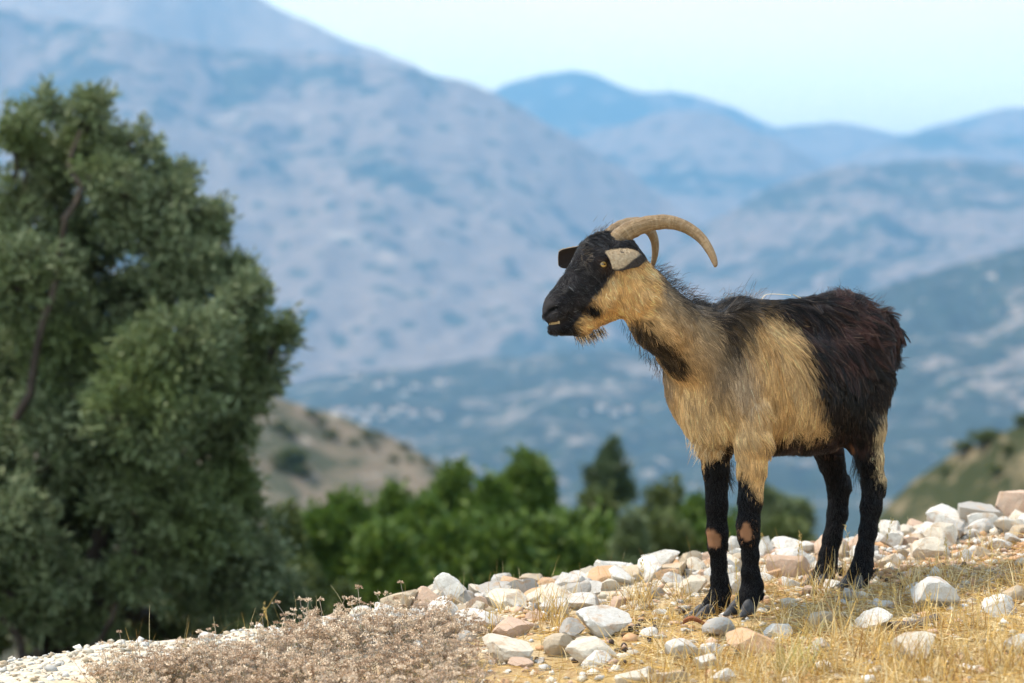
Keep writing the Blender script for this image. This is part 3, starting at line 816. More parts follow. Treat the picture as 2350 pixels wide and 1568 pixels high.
# the rump's locks differ: some red-brown, some black; tan hair also varies by lock
lock = np.random.default_rng(2).random(n_)[near]
dk = hcol.sum(1) < 0.2
ru, rv_u = side_uv(R0, None, GO, GF, GL)
hcol[dk & (lock > 0.55) & (ru > 1790) & (hw < 0.5)] *= np.array((1.6, 1.3, 1.2)); hcol[dk & (lock < 0.45)] *= 0.3
hcol[~dk] *= (0.72 + 0.5 * lock[~dk])[:, None]
grizzle = (RNG.random(n_) < 0.10) & dk & (hw > 0.5); hcol[grizzle] += 0.06
hcol *= np.exp(RNG.normal(0, np.where(hw > 0.5, 0.5, 0.3), n_))[:, None]
sun_bleach = (RNG.random(n_) < 0.06) & (hcol.sum(1) < 0.25) & (hw < 0.5) & (rv_u < 1000)
hcol[sun_bleach] += np.array((0.10, 0.07, 0.05))
hcol = np.clip(hcol, 0.004, 0.85)

def hair_object(name, pts, cols, r0, mat, parent, taper=0.25):
    n, npt, _ = pts.shape
    cu = bpy.data.hair_curves.new(name)
    cu.add_curves([npt] * n)
    cu.attributes['position'].data.foreach_set('vector', (pts - GOFF).astype(np.float32).ravel())
    rad = cu.attributes.get('radius') or cu.attributes.new('radius', 'FLOAT', 'POINT')
    rr = (np.asarray(r0).reshape(-1, 1) * np.ones((n, 1))) * lerp(1.0, taper, np.linspace(0, 1, npt) ** 1.5)[None, :]
    rad.data.foreach_set('value', rr.astype(np.float32).ravel())
    a = cu.attributes.new('coat', 'FLOAT_COLOR', 'CURVE')
    c = np.ones((n, 4), np.float32); c[:, :3] = cols
    a.data.foreach_set('color', c.ravel())
    cu.materials.append(mat)
    o = bpy.data.objects.new(name, cu); COL.objects.link(o); o.parent = parent
    return o
m_fur = Mat('goat_fur', 0.40, 0.20)
m_fur.color(m_fur.attr('coat'))
fur = hair_object('fur', pts, hcol, np.where(hw > 0.5, 0.00032, 0.00042) * RNG.uniform(0.7, 1.25, n_), m_fur.m, body)

# loose strands given by hand: beard, knee and hock tufts, throat fringe
def tuft(name, anchors, n, ln, dirv, spread, cols, rad=0.0004, curl=0.3, parent=None):
    Pn = np.zeros((n, 7, 3)); cc = np.zeros((n, 3))
    anchors = np.asarray(anchors)
    for i in range(n):
        t = RNG.random() * (len(anchors) - 1); j = min(int(t), len(anchors) - 2)
        p = lerp(anchors[j], anchors[j + 1], t - j) + RNG.normal(0, spread, 3)
        dd = np.asarray(dirv, float) + RNG.normal(0, 0.28, 3); dd /= np.linalg.norm(dd)
        L_ = ln * RNG.uniform(0.5, 1.15)
        cv = RNG.normal(0, curl, 3)
        for k_ in range(7):
            Pn[i, k_] = p
            p = p + dd * L_ / 6; dd = dd + cv * 0.16 + DN * 0.03; dd /= np.linalg.norm(dd)
        cc[i] = np.asarray(cols[RNG.integers(len(cols))]) * RNG.uniform(0.7, 1.25)
    return hair_object(name, Pn, cc, rad, m_fur.m, parent or goat)
tuft('beard', [H(1322, 768), H(1350, 768), H(1380, 752)], 260, 0.026, DN - HF * 0.75, 0.004, [CREAM, CREAM * 0.9, TAN, DARK, DARK, RUFF])
tuft('throat_hair', [G(1440, 742), G(1475, 800), G(1520, 850)], 180, 0.022, DN - GF * 0.1, 0.008, [DARK, DARK, RUFF])
tuft('brisket_hair', [G(1598, 1000, -0.02), G(1620, 1016, -0.02), G(1650, 1018, 0.0)], 520, 0.034, DN + GF * 0.35, 0.012, [CREAM, CREAM, TAN])
tuft('elbow_hair', [G(1672, 1060, FF), G(1672, 1110, FF)], 90, 0.035, DN - GF * 0.4, 0.005, [DARK])
tuft('belly_hair', [G(1960, 1040, 0.07), G(1972, 1070, 0.075)], 60, 0.07, DN, 0.004, [DARK])
tuft('croup_hair', [G(1865, 715), G(1920, 694), G(1980, 704), G(2010, 730)], 420, 0.050, -GF * 1.0 + GU * 0.2, 0.016, [RUFF * 0.7, BROWN, BROWN * 1.5, DARK], 0.00036, 0.75)
tuft('withers_hair', [G(1660, 700), G(1700, 690), G(1745, 700)], 240, 0.036, -GF * 0.9 + GU * 0.55, 0.014, [RUFF, GREY * 0.7, DARK * 2], 0.00032, 0.9)
tuft('mane', [G(1500, 618), G(1560, 672), G(1618, 708)], 650, 0.030, -GF * 1.0 + GU * 0.25, 0.010, [DARK, RUFF * 0.6, RUFF, DARK * 2], 0.00036, 0.4)
tuft('forelock', [H(1345, 575), H(1365, 550), H(1400, 540)], 360, 0.022, GU * 0.55 - HF * 0.6, 0.010, [DARK, RUFF, RUFF, GREY * 0.6], 0.00034, 0.5)

# ---- horns
m_horn = Mat('horn', 0.5, 0.3)
ring = m_horn.attr('ring', 'Fac'); ang = m_horn.attr('around', 'Fac')
cx = m_horn.node('ShaderNodeCombineXYZ')
m_horn.l.new(m_horn.math('MULTIPLY', ring, 5.0), cx.inputs[0]); m_horn.l.new(m_horn.math('MULTIPLY', ang, 9.0), cx.inputs[1])
streak = m_horn.noise(cx.outputs[0], 1.6, 5, 0.65, 0.4)
cx2 = m_horn.node('ShaderNodeCombineXYZ')
m_horn.l.new(m_horn.math('MULTIPLY', ring, 42.0), cx2.inputs[0]); m_horn.l.new(m_horn.math('MULTIPLY', ang, 1.2), cx2.inputs[1])
growth = m_horn.noise(cx2.outputs[0], 1.2, 5, 0.65, 0.3)
fine = m_horn.noise(m_horn.pos((200, 200, 200)), 1.0, 3, 0.6)
c = m_horn.mix(m_horn.rng(streak, 0.3, 0.7), (0.15, 0.088, 0.038), (0.31, 0.21, 0.11))
c = m_horn.mix(m_horn.rng(growth, 0.50, 0.72, 0.0, 0.5), c, (0.38, 0.30, 0.19))
c = m_horn.mix(m_horn.rng(growth, 0.42, 0.30, 0.0, 0.55), c, (0.09, 0.055, 0.028))
m_horn.color(c); m_horn.bump(m_horn.math('ADD', growth, m_horn.math('ADD', m_horn.math('MULTIPLY', streak, 0.5), m_horn.math('MULTIPLY', fine, 0.25))), 1.0, 0.006)

def spline(P_, n):
    P_ = np.asarray(P_, float); m = len(P_)
    t = np.linspace(0, m - 1, n); out = []
    for x in t:
        i = min(int(x), m - 2); f = x - i
        p0, p1, p2, p3 = P_[max(i - 1, 0)], P_[i], P_[i + 1], P_[min(i + 2, m - 1)]
        out.append(0.5 * ((2 * p1) + (-p0 + p2) * f + (2 * p0 - 5 * p1 + 4 * p2 - p3) * f * f + (-p0 + 3 * p1 - 3 * p2 + p3) * f ** 3))
    return np.array(out)
def sweep(path, rad, ns, flat=1.0, up=GU, ripple=None, twist=0.0):
    n = len(path); V, ring = [], []
    T = np.gradient(path, axis=0); T /= np.linalg.norm(T, axis=1, keepdims=True)
    nrm = np.cross(T[0], up); nrm /= np.linalg.norm(nrm)
    for i in range(n):
        nrm = nrm - T[i] * (nrm @ T[i]); nrm /= np.linalg.norm(nrm); bn = np.cross(T[i], nrm)
        for j in range(ns):
            a = 2 * math.pi * j / ns + twist * i / n
            r = rad[i] * (1 + (ripple(i, a) if ripple else 0))
            V.append(path[i] + nrm * math.cos(a) * r * flat + bn * math.sin(a) * r); ring.append(i / (n - 1))
    Fc = [(i * ns + j, i * ns + (j + 1) % ns, (i + 1) * ns + (j + 1) % ns, (i + 1) * ns + j) for i in range(n - 1) for j in range(ns)]
    Fc.append(tuple(range(ns))[::-1]); Fc.append(tuple((n - 1) * ns + j for j in range(ns)))
    return np.array(V), Fc, np.array(ring)
# horn axis in the head's own frame, read off the near horn, mirrored for the other one
near_axis = [(1408, 572, .022), (1424, 545, .026), (1452, 526, .034), (1492, 513, .048), (1535, 510, .066), (1575, 522, .086), (1608, 546, .108), (1630, 577, .130), (1641, 604, .148), (1640, 613, .152)]
def to_head(p): r = p - HO; return np.array([r @ HF, r @ HL, p[2]])
def from_head(q): return HO + HF * q[0] + HL * q[1] + GU * q[2]
loc = [to_head(H(*a)) for a in near_axis]
for s in (1, -1):
    path = spline([from_head((q[0], q[1] * s, q[2])) for q in loc], 90)
    tt = np.linspace(0, 1, 90)
    rad = np.interp(tt, [0, .12, .3, .5, .7, .85, .96, 1], [.0225, .0225, .0188, .0150, .0112, .0078, .0042, .0016])
    rip = lambda i, a: 0.042 * math.sin(i * 0.95 + 0.9 * math.sin(a) + 0.8 * math.sin(i * 0.31)) * max(0, 1 - i / 66) + 0.012 * math.sin(i * 0.37 + 2 * math.cos(a)) + 0.03 * math.cos(2 * a)
    V_, F_, ring_ = sweep(path, rad, 18, 0.74, GU, rip)
    ho_ = gpart('horn', V_, F_, m_horn.m)
    fattr(ho_, 'ring', ring_)
    fattr(ho_, 'around', np.tile(np.abs(np.sin(np.arange(18) * math.pi / 18)), 90))

# ---- ears: cupped leaf shapes with thickness
m_ear = Mat('ear', 0.8, 0.2)
en = m_ear.noise(m_ear.pos((160, 160, 160)), 1.0, 5, 0.65)
back_c = m_ear.mix(m_ear.rng(en, 0.3, 0.7), (0.30, 0.215, 0.13), (0.47, 0.36, 0.235))
back_c = m_ear.mix(m_ear.rng(m_ear.attr('edge', 'Fac'), 0.55, 0.85), back_c, (0.035, 0.028, 0.025))
m_ear.color(m_ear.mix(m_ear.attr('inside', 'Fac'), back_c, (0.022, 0.018, 0.018)))
m_ear.bump(en, 0.4, 0.003)
def ear(s):
    axis = spline([from_head((q[0] * (1 if s > 0 else 1.0), q[1] * s * (1 if s > 0 else 1.34), q[2] + (0 if s > 0 else 0.012))) for q in [to_head(H(*a)) for a in ((1480, 592, .040), (1470, 585, .072), (1446, 586, .096), (1420, 592, .108), (1400, 595, .112))]], 16)
    T = np.gradient(axis, axis=0); T /= np.linalg.norm(T, axis=1, keepdims=True)
    wid = np.interp(np.linspace(0, 1, 16), [0, .15, .4, .7, .9, 1], [.018, .026, .029, .029, .027, .021])
    if s < 0: wid = np.interp(np.linspace(0, 1, 16), [0, .15, .4, .7, .9, 1], [.018, .028, .032, .030, .026, .018])
    nw = 11; V, ins, edg = [], [], []
    outw = HL * s
    for layer in (0, 1):
        for i in range(16):
            up = GU - T[i] * T[i][2]; up /= np.linalg.norm(up)
            sd = outw - T[i] * (outw @ T[i]) - up * (outw @ up); sd /= np.linalg.norm(sd)
            # back of the ear faces up and outwards; it is cupped downwards
            wdir = up * 0.86 - sd * 0.51; nrm = up * 0.51 + sd * 0.86
            fold = np.interp(i / 15, [0, .3, 1], [1.9, 1.15, 0.45])
            for j in range(nw):
                a = (j / (nw - 1) - 0.5) * 2
                ang = a * fold
                rr = wid[i] / max(fold, 0.2)
                p = axis[i] + wdir * math.sin(ang) * rr + nrm * (math.cos(ang) - 1) * rr - nrm * 0.003 * layer
                V.append(p); ins.append(layer); edg.append(float(np.clip((np.interp(i, [0, 2, 6, 10, 15], [1.6, 0.55, 0.05, -0.45, -0.75]) - a) * 1.3 + 0.3, 0, 1.2)))
    idx = lambda q, i, j: q * 16 * nw + i * nw + j
    if s > 0: edg[idx(0, 9, 7)] = 1.6
    Fc = []
    for i in range(15):
        for j in range(nw - 1):
            Fc.append((idx(0, i, j), idx(0, i, j + 1), idx(0, i + 1, j + 1), idx(0, i + 1, j)))
            Fc.append((idx(1, i, j), idx(1, i + 1, j), idx(1, i + 1, j + 1), idx(1, i, j + 1)))
        for j in (0, nw - 1):
            Fc.append((idx(0, i, j), idx(0, i + 1, j), idx(1, i + 1, j), idx(1, i, j)))
    for i in (0, 15):
        for j in range(nw - 1): Fc.append((idx(0, i, j), idx(1, i, j), idx(1, i, j + 1), idx(0, i, j + 1)))
    o = gpart('ear', V, Fc, m_ear.m)
    fattr(o, 'inside', ins); fattr(o, 'edge', edg)
    md = o.modifiers.new('smooth', 'SUBSURF'); md.levels = 1; md.render_levels = 1
    # short nap on the back of the ear
    V = np.array(V); nh_ = 1500; E_, EC = np.zeros((nh_, 4, 3)), np.zeros((nh_, 3))
    for q in range(nh_):
        i = RNG.integers(1, 15); j = RNG.integers(0, nw - 1); fa, fb = RNG.random(), RNG.random()
        p0, pa, pb = V[idx(0, i, j)], V[idx(0, i - 1, j)], V[idx(0, i, j + 1)]
        nv_ = np.cross(pa - p0, pb - p0); nv_ /= np.linalg.norm(nv_) + 1e-9
        if nv_ @ (HL * s + GU) < 0: nv_ = -nv_
        p = p0 + (pa - p0) * fa + (pb - p0) * fb
        dd = T[i] * 0.9 + nv_ * 0.45 + RNG.normal(0, 0.25, 3); dd /= np.linalg.norm(dd)
        ln_ = RNG.uniform(0.003, 0.008)
        for k_ in range(4): E_[q, k_] = p + dd * ln_ * k_ / 3 - nv_ * 0.0006 * k_
        EC[q] = np.array((0.44, 0.33, 0.21)) * RNG.uniform(0.6, 1.2) if edg[idx(0, i, j)] < 0.65 else np.array((0.035, 0.028, 0.025))
    hair_object('ear_hair', E_, EC, 0.00028, m_fur.m, o)
    return axis
near_ear = ear(1); ear(-1)
# the dark notch worn through the near ear
m_dark = Mat('dark_hide', 0.7, 0.3).color((0.012, 0.010, 0.010))

# ---- eyes: amber ball with a slot pupil, lids left by the socket
m_eye = Mat('amber_eye', 0.12, 0.6)
eo = m_eye.coords('Object')
sx = m_eye.node('ShaderNodeSeparateXYZ'); m_eye.l.new(eo, sx.inputs[0])
rad_ = m_eye.math('POWER', m_eye.math('ADD', m_eye.math('POWER', sx.outputs[0], 2.0), m_eye.math('POWER', sx.outputs[1], 2.0)), 0.5)
irc = m_eye.mix(m_eye.rng(rad_, 0.0052, 0.0068), (0.40, 0.25, 0.07), (0.03, 0.02, 0.012))
slot = m_eye.math('MULTIPLY', m_eye.math('LESS_THAN', m_eye.math('ABSOLUTE', sx.outputs[0]), 0.0045), m_eye.math('LESS_THAN', m_eye.math('ABSOLUTE', sx.outputs[1]), 0.0013))
m_eye.color(m_eye.mix(slot, irc, (0.006, 0.005, 0.005)))
bm = bmesh.new(); bmesh.ops.create_uvsphere(bm, u_segments=28, v_segments=18, radius=0.0125)
eye_me = bpy.data.meshes.new('eye'); bm.to_mesh(eye_me); bm.free(); eye_me.materials.append(m_eye.m)
eye_me.polygons.foreach_set('use_smooth', np.ones(len(eye_me.polygons), bool))
for s in (1, -1):
    e = bpy.data.objects.new('eye', eye_me); COL.objects.link(e); e.parent = goat
    c0 = H(1383, 607, 0.0560 * s); zax = Vector(HL * s + HF * 0.30); zax.normalize()
    xax = Vector(HF) - zax * Vector(HF).dot(zax); xax.normalize(); yax = zax.cross(xax)
    e.matrix_local = Matrix.Translation(Vector(c0 - GOFF)) @ Matrix((xax, yax, zax)).transposed().to_4x4()

# ---- lower teeth showing between the lips
m_teeth = Mat('teeth', 0.5, 0.3).color((0.36, 0.26, 0.13))
tv, tf = [], []
def add_box(tv, tf, c, ax, ay, az):
    b = len(tv)
    for sz in (-1, 1):
        for sy in (-1, 1):
            for sx_ in (-1, 1): tv.append(c + ax * sx_ * (0.8 if sz > 0 else 1) + ay * sy * (0.8 if sz > 0 else 1) + az * sz)
    for q in ((0, 2, 3, 1), (4, 5, 7, 6), (0, 1, 5, 4), (1, 3, 7, 5), (3, 2, 6, 7), (2, 0, 4, 6)): tf.append(tuple(b + k for k in q))
for i in range(7):
    t = i / 6
    add_box(tv, tf, H(1262 + 20 * t, 743 - 3 * t, 0.006 + 0.015 * t), HF * 0.0020, HL * 0.0016, GU * 0.0030)
gpart('teeth', tv, tf, m_teeth.m, smooth=False)

# ---- hooves: two claws each
m_hoof = Mat('hoof', 0.55, 0.35)
m_hoof.color(m_hoof.mix(m_hoof.rng(m_hoof.noise(m_hoof.pos((60, 60, 25)), 1.0, 4), 0.35, 0.65), (0.015, 0.014, 0.015), (0.060, 0.056, 0.055)))
def hoof(c, fwd, size=1.0, tip_drop=0.0):
    fwd = np.asarray(fwd, float); fwd /= np.linalg.norm(fwd); sd = np.cross(GU, fwd)
    V, Fc = [], []
    for s in (-1, 1):
        b = len(V); toe = fwd * math.cos(0.16) + sd * s * math.sin(0.16)
        td = np.cross(GU, toe)
        prof = [(0.0, 0.040, 0.030, .0120), (0.22, 0.046, 0.034, .0130), (0.5, 0.033, 0.026, .0120), (0.78, 0.016, 0.011, .0085), (1.0, 0.005, 0.002, .0030)]
        base = np.asarray(c) + sd * s * 0.0125 * size - toe * 0.026 * size
        for t, h0, h1, w_ in prof:
            p = base + toe * t * 0.076 * size
            dz = -tip_drop * t
            for (a_, hz_) in ((-1, 0.0), (-1.05, h1 * 0.6), (-0.6, h0), (0.6, h0), (1.05, h1 * 0.6), (1, 0.0)):
                V.append(p + td * a_ * w_ * size + GU * (hz_ * size + dz))
        for i in range(4):
            for j in range(6): Fc.append((b + i * 6 + j, b + i * 6 + (j + 1) % 6, b + (i + 1) * 6 + (j + 1) % 6, b + (i + 1) * 6 + j))
        Fc.append(tuple(b + j for j in range(6))[::-1]); Fc.append(tuple(b + 24 + j for j in range(6)))
    o = gpart('hoof', V, Fc, m_hoof.m)
    md = o.modifiers.new('round', 'SUBSURF'); md.levels = 1; md.render_levels = 2
    return o
for (px, py, l, fw, sz) in ((1706, 1412, NF, GF + GL * 0.15, 1.05), (1612, 1430, FF, GF * 0.9 - GL * 0.25, 1.05), (1962, 1350, NH, GF + GL * 0.2, 1.0), (1880, 1350, FH, GF, 1.0)):
    hoof(G(px, py, l), fw, sz)
# ------------------------------------------------------------------ trees and bushes
def leaf_material(name, c1, c2, c3, s=3.0, rough=0.55, trans=0.25):
    m = Mat(name, rough, 0.25)
    r = m.attr('tone', 'Fac')
    n = m.noise(m.coords('Object'), s, 3)
    c = m.mix(m.rng(r, 0.0, 1.0), c1, c2)
    c = m.mix(m.rng(n, 0.45, 0.65), c, c3)
    m.color(c)
    tr = m.node('ShaderNodeBsdfTranslucent'); m.l.new(c, tr.inputs['Color'])
    mx = m.node('ShaderNodeMixShader'); mx.inputs['Fac'].default_value = trans
    out = m.n['Material Output']
    m.l.new(m.b.outputs[0], mx.inputs[1]); m.l.new(tr.outputs[0], mx.inputs[2]); m.l.new(mx.outputs[0], out.inputs['Surface'])
    return m.m
m_bark = Mat('bark', 0.95, 0.1)
bv = m_bark.coords('Object', (6, 6, 1.6))
m_bark.color(m_bark.mix(m_bark.rng(m_bark.noise(bv, 2, 6), 0.35, 0.65), (0.030, 0.023, 0.018), (0.075, 0.058, 0.045)))
m_bark.bump(m_bark.noise(bv, 3, 6), 0.7, 0.05)
m_olive = leaf_material('olive_leaf', (0.075, 0.105, 0.042), (0.25, 0.285, 0.155), (0.12, 0.155, 0.052), 1.3)
m_green = leaf_material('mastic_leaf', (0.046, 0.088, 0.014), (0.155, 0.215, 0.036), (0.080, 0.135, 0.020), 0.9)
m_mid = leaf_material('scrub_leaf', (0.06, 0.085, 0.022), (0.14, 0.16, 0.05), (0.09, 0.11, 0.03), 0.9)
m_pine = leaf_material('conifer_leaf', (0.05, 0.075, 0.035), (0.11, 0.145, 0.07), (0.07, 0.10, 0.045), 1.0)

def leaves(centers, dirs, ln, wd, jitter=0.6, droop=0.0):
    """one slim folded leaf of two triangles' pairs per centre"""
    n = len(centers)
    d = dirs + RNG.normal(0, jitter, (n, 3)); d[:, 2] -= droop
    d /= np.linalg.norm(d, axis=1, keepdims=True)
    r = RNG.normal(0, 1, (n, 3)); sd = np.cross(d, r); sd /= np.linalg.norm(sd, axis=1, keepdims=True) + 1e-9
    L_ = (ln * RNG.uniform(0.6, 1.3, n))[:, None]; W_ = (wd * RNG.uniform(0.7, 1.25, n))[:, None]
    nn = np.cross(d, sd)
    a = centers; b = centers + d * L_ * 0.5 + sd * W_ + nn * W_ * 0.3; c = centers + d * L_; e = centers + d * L_ * 0.5 - sd * W_ + nn * W_ * 0.3
    V = np.stack([a, b, c, e], 1).reshape(-1, 3)
    F = np.arange(n * 4).reshape(n, 4)
    return V, F
def branch_tube(V, F, path, r0, r1, ns=6):
    b = len(V); n = len(path)
    path = np.asarray(path, float)
    T = np.gradient(path, axis=0); T /= np.linalg.norm(T, axis=1, keepdims=True) + 1e-9
    ref = np.array([0.3, 0.8, 0.1])
    for i in range(n):
        a_ = np.cross(T[i], ref); a_ /= np.linalg.norm(a_) + 1e-9; b_ = np.cross(T[i], a_)
        r = lerp(r0, r1, i / (n - 1))
        for j in range(ns):
            an = 2 * math.pi * j / ns
            V.append(path[i] + (a_ * math.cos(an) + b_ * math.sin(an)) * r * (1 + 0.12 * math.sin(3 * an + i)))
    for i in range(n - 1):
        for j in range(ns): F.append((b + i * ns + j, b + i * ns + (j + 1) % ns, b + (i + 1) * ns + (j + 1) % ns, b + (i + 1) * ns + j))
def wander(p, q, n, amp, rng):
    t = np.linspace(0, 1, n)[:, None]
    path = np.asarray(p) * (1 - t) + np.asarray(q) * t
    off = np.cumsum(rng.normal(0, amp, (n, 3)), 0); off -= off[-1] * t
    return path + off

def make_tree(name, base, lumps, n_leaf, ln, wd, mat, seed, trunk_r=0.1, shoots=0, twigs=6, shell=0.55, stem_pts=None, droop=0.15, limb_r=0.03):
    """lumps: (centre, radii) clumps of foliage given relative to the base; limbs run from the trunk to every lump"""
    rng = np.random.default_rng(seed)
    root = empty(name, base)
    BV, BF = [], []
    C = np.array([l[0] for l in lumps], float); R_ = np.array([l[1] for l in lumps], float)
    top = C[:, 2].mean()
    fork = np.array([0, 0, 0.30 * top]) if stem_pts is None else np.asarray(stem_pts[-1], float)
    tp = wander((0, 0, -0.3), fork, 7, 0.04 * top * 0.3, rng) if stem_pts is None else spline(stem_pts, 9)
    branch_tube(BV, BF, tp, trunk_r, trunk_r * 0.7, 9)
    # limbs: every lump grows from the nearest lump that lies closer to the fork
    dist = np.linalg.norm(C - fork, axis=1); joint, depth = [None] * len(C), [0] * len(C)
    for k_ in np.argsort(dist):
        cand = [(np.linalg.norm(C[k_] - fork), fork, -1)] + [(np.linalg.norm(C[k_] - C[j]) * 1.15, C[j], j) for j in range(len(C)) if dist[j] < dist[k_] * 0.93 and C[j][2] < C[k_][2] + 0.2]
        d_, joint[k_], j_ = min(cand, key=lambda t: t[0])
        depth[k_] = 0 if j_ < 0 else depth[j_] + 1
    LC, LD = [], []
    share = (R_.prod(1) ** (1 / 1.5)); share = share / share.sum()
    for k_, (c_, r_) in enumerate(zip(C, R_)):
        start = joint[k_]
        limb = wander(start, c_, 8, 0.02 * np.linalg.norm(c_ - start), rng)
        gen = min(depth[k_], 6)
        branch_tube(BV, BF, limb, limb_r * 0.80 ** gen, limb_r * 0.80 ** (gen + 1), 6)
        n = int(n_leaf * share[k_])
        # twigs within the lump, leaves along the twigs
        nt = max(4, int(n / 38))
        dirs = rng.normal(0, 1, (nt, 3)); dirs /= np.linalg.norm(dirs, axis=1, keepdims=True)
        rr = rng.random(nt) ** (1 - shell) * rng.uniform(0.75, 1.12, nt)
        tips = c_ + dirs * rr[:, None] * r_
        outward = dirs * 0.7 + np.array([0, 0, 0.45]) + rng.normal(0, 0.35, (nt, 3))
        outward /= np.linalg.norm(outward, axis=1, keepdims=True)
        tl = 0.30 * r_.mean() * rng.uniform(0.6, 1.5, nt)
        per = max(3, n // nt)
        t = rng.random((nt, per))
        pc = tips[:, None, :] + outward[:, None, :] * ((t - 0.35) * tl[:, None])[:, :, None] + rng.normal(0, ln * 0.45, (nt, per, 3))
        LC.append(pc.reshape(-1, 3)); LD.append(np.repeat(outward, per, 0))
        for q in rng.choice(nt, min(twigs, nt), replace=False):
            branch_tube(BV, BF, wander(limb[5], tips[q], 5, 0.03 * r_.mean(), rng), trunk_r * 0.09, trunk_r * 0.025, 4)
    LC = np.concatenate(LC); LD = np.concatenate(LD)
    V, F = leaves(LC, LD, ln, wd, 0.55, droop)
    crown = mesh_obj('crown', V, F, mat, root, smooth=False)
    tone = np.repeat(np.clip(RNG.normal(0.45, 0.28, len(LC)), 0, 1), 4)
    fattr(crown, 'tone', tone)
    mesh_obj('trunk', np.array(BV), BF, m_bark, root) if False else mesh_obj('trunk', np.array(BV), BF, m_bark.m, root)
    return root
def copy_tree(o, loc, rz, sc):
    c = o.copy(); COL.objects.link(c); c.location = loc; c.rotation_euler = (0, 0, rz); c.scale = sc
    for ch in o.children:
        k_ = ch.copy(); COL.objects.link(k_); k_.parent = c
    return c

# olive tree on the slope below the crest, about 12 m out
OD = 12.2
ob = P(150, 1500, OD); ob.z = float(ground_z(ob.x, ob.y))
def rel(px, py, dd=0.0):
    p = P(px, py, OD + dd); return (p.x - ob.x, p.y - ob.y, p.z - ob.z)
def rm(r): return r * K * OD
ol = []
for px, py, rx, rz, dd in ((215, 255, 60, 58, 0), (110, 250, 50, 45, .2), (50, 300, 65, 50, -.2), (180, 350, 100, 70, .1), (300, 345, 80, 55, 0), (390, 405, 60, 32, .2), (265, 420, 90, 60, -.2), (120, 430, 80, 70, .3), (20, 500, 90, 90, 0),
                           (490, 490, 22, 50, 0), (460, 560, 60, 50, .2), (330, 520, 100, 70, -.1), (190, 560, 110, 90, .3), (60, 640, 120, 100, -.3), (420, 640, 110, 80, 0), (520, 640, 70, 60, .2), (560, 700, 70, 60, -.2),
                           (300, 700, 130, 110, .4), (640, 765, 55, 38, 0), (540, 790, 100, 75, .2), (420, 800, 130, 100, -.5), (160, 800, 150, 130, 0), (0, 860, 150, 130, .2), (600, 860, 60, 60, .1), (520, 910, 95, 85, .1),
                           (350, 930, 150, 120, -.6), (140, 1000, 160, 130, -.2), (500, 1030, 95, 110, .2), (340, 1100, 150, 120, -.2), (-60, 1100, 160, 150, 0), (540, 1150, 85, 90, .2), (160, 1180, 150, 110, .3), (440, 1220, 120, 110, -.2),
                           (560, 1270, 85, 80, .3), (330, 1290, 120, 90, .4), (500, 1370, 120, 80, .2), (60, 1300, 120, 80, .7), (-40, 700, 100, 120, .5), (620, 1370, 90, 70, .6), (-80, 400, 60, 80, .3), (250, 1390, 90, 60, .9), (120, 1420, 110, 60, 1.0), (-30, 1450, 100, 60, .9), (380, 1440, 110, 60, .8), (180, 1480, 120, 50, 1.3), (560, 1460, 90, 50, 1.0), (30, 1200, 90, 80, -.5), (300, 1330, 100, 60, -.3), (390, 450, 70, 50, 0), (330, 450, 70, 50, .2), (80, 350, 60, 60, 0), (460, 520, 50, 60, .1), (430, 590, 70, 60, -.1), (90, 1400, 90, 60, -.3), (-20, 1350, 90, 70, -.3), (140, 1330, 80, 60, -.4), (210, 1440, 80, 45, -.2)):
    if py < 460: rx *= 0.92; rz *= 0.92
    ol.append((rel(px, py, dd), (rm(rx), rm((rx + rz) * 0.5), rm(rz))))
olive = make_tree('olive_tree', ob, ol, 165000, 0.056, 0.0085, m_olive, 3, 0.17, twigs=14, shell=0.45, stem_pts=[(0, 0, -0.3), (0.05, 0, 0.5), (-0.05, 0.05, 1.0), (0.08, 0, 1.45)], limb_r=0.05)
tag(olive, 'large grey-green olive tree with dark gnarled trunk filling the left side', 'tree')
# two further stems from the same stool
BV, BF = [], []
srng = np.random.default_rng(8)
for a_, b_, r0, r1 in ((rel(150, 1560), rel(20, 1000), .07, .04), (rel(150, 1580), rel(240, 1200), .08, .04), (rel(100, 1580), rel(-40, 1150), .07, .04), (rel(30, 960, -.5), rel(150, 500, -.4), .022, .014), (rel(170, 1500, -.5), rel(265, 1385, -.7), .018, .012),
                       (rel(0, 1420, -.4), rel(90, 1540, -.4), .02, .025), (rel(150, 500, -.4), rel(185, 300, -.2), .018, .008)):
    branch_tube(BV, BF, wander(a_, b_, 9, 0.02, srng), r0, r1, 8)
mesh_obj('side_stem', np.array(BV), BF, m_bark.m, olive)

# bushes of the gully, 24 to 34 m out
def bush(name, label, px, py_top, py_bot, d, w, mat, seed, n, ln=0.16, wd=0.045, cat='bush', group=None, nl=13):
    n = int(n * 1.8); ln *= 0.68; wd *= 0.68
    top = P(px, py_top, d); b = Vector((top.x, top.y, float(ground_z(top.x, top.y))))
    h = top.z - b.z
    rng = np.random.default_rng(seed); lum = []
    W = w * K * d * 1.22
    for i in range(nl):
        t = rng.random() ** 0.8
        zc = h * (0.25 + 0.62 * t)
        ww = W * (1 - 0.55 * max(0, (t - 0.45) / 0.55) ** 1.5)
        a_ = rng.uniform(0, 6.28); q = math.sqrt(rng.random()) * 0.85
        r_ = W * rng.uniform(0.20, 0.46)
        lum.append(((math.cos(a_) * q * ww, math.sin(a_) * q * ww, zc), (r_, r_, r_ * rng.uniform(0.7, 0.95))))
    lum.append(((0, 0, h * 0.88), (W * 0.3, W * 0.3, h * 0.12)))
    t = make_tree(name, b, lum, n, ln, wd, mat, seed, 0.09, twigs=2, shell=0.55)
    tag(t, label, cat, group)
    return t
B = 'bushes in the gully below the crest'
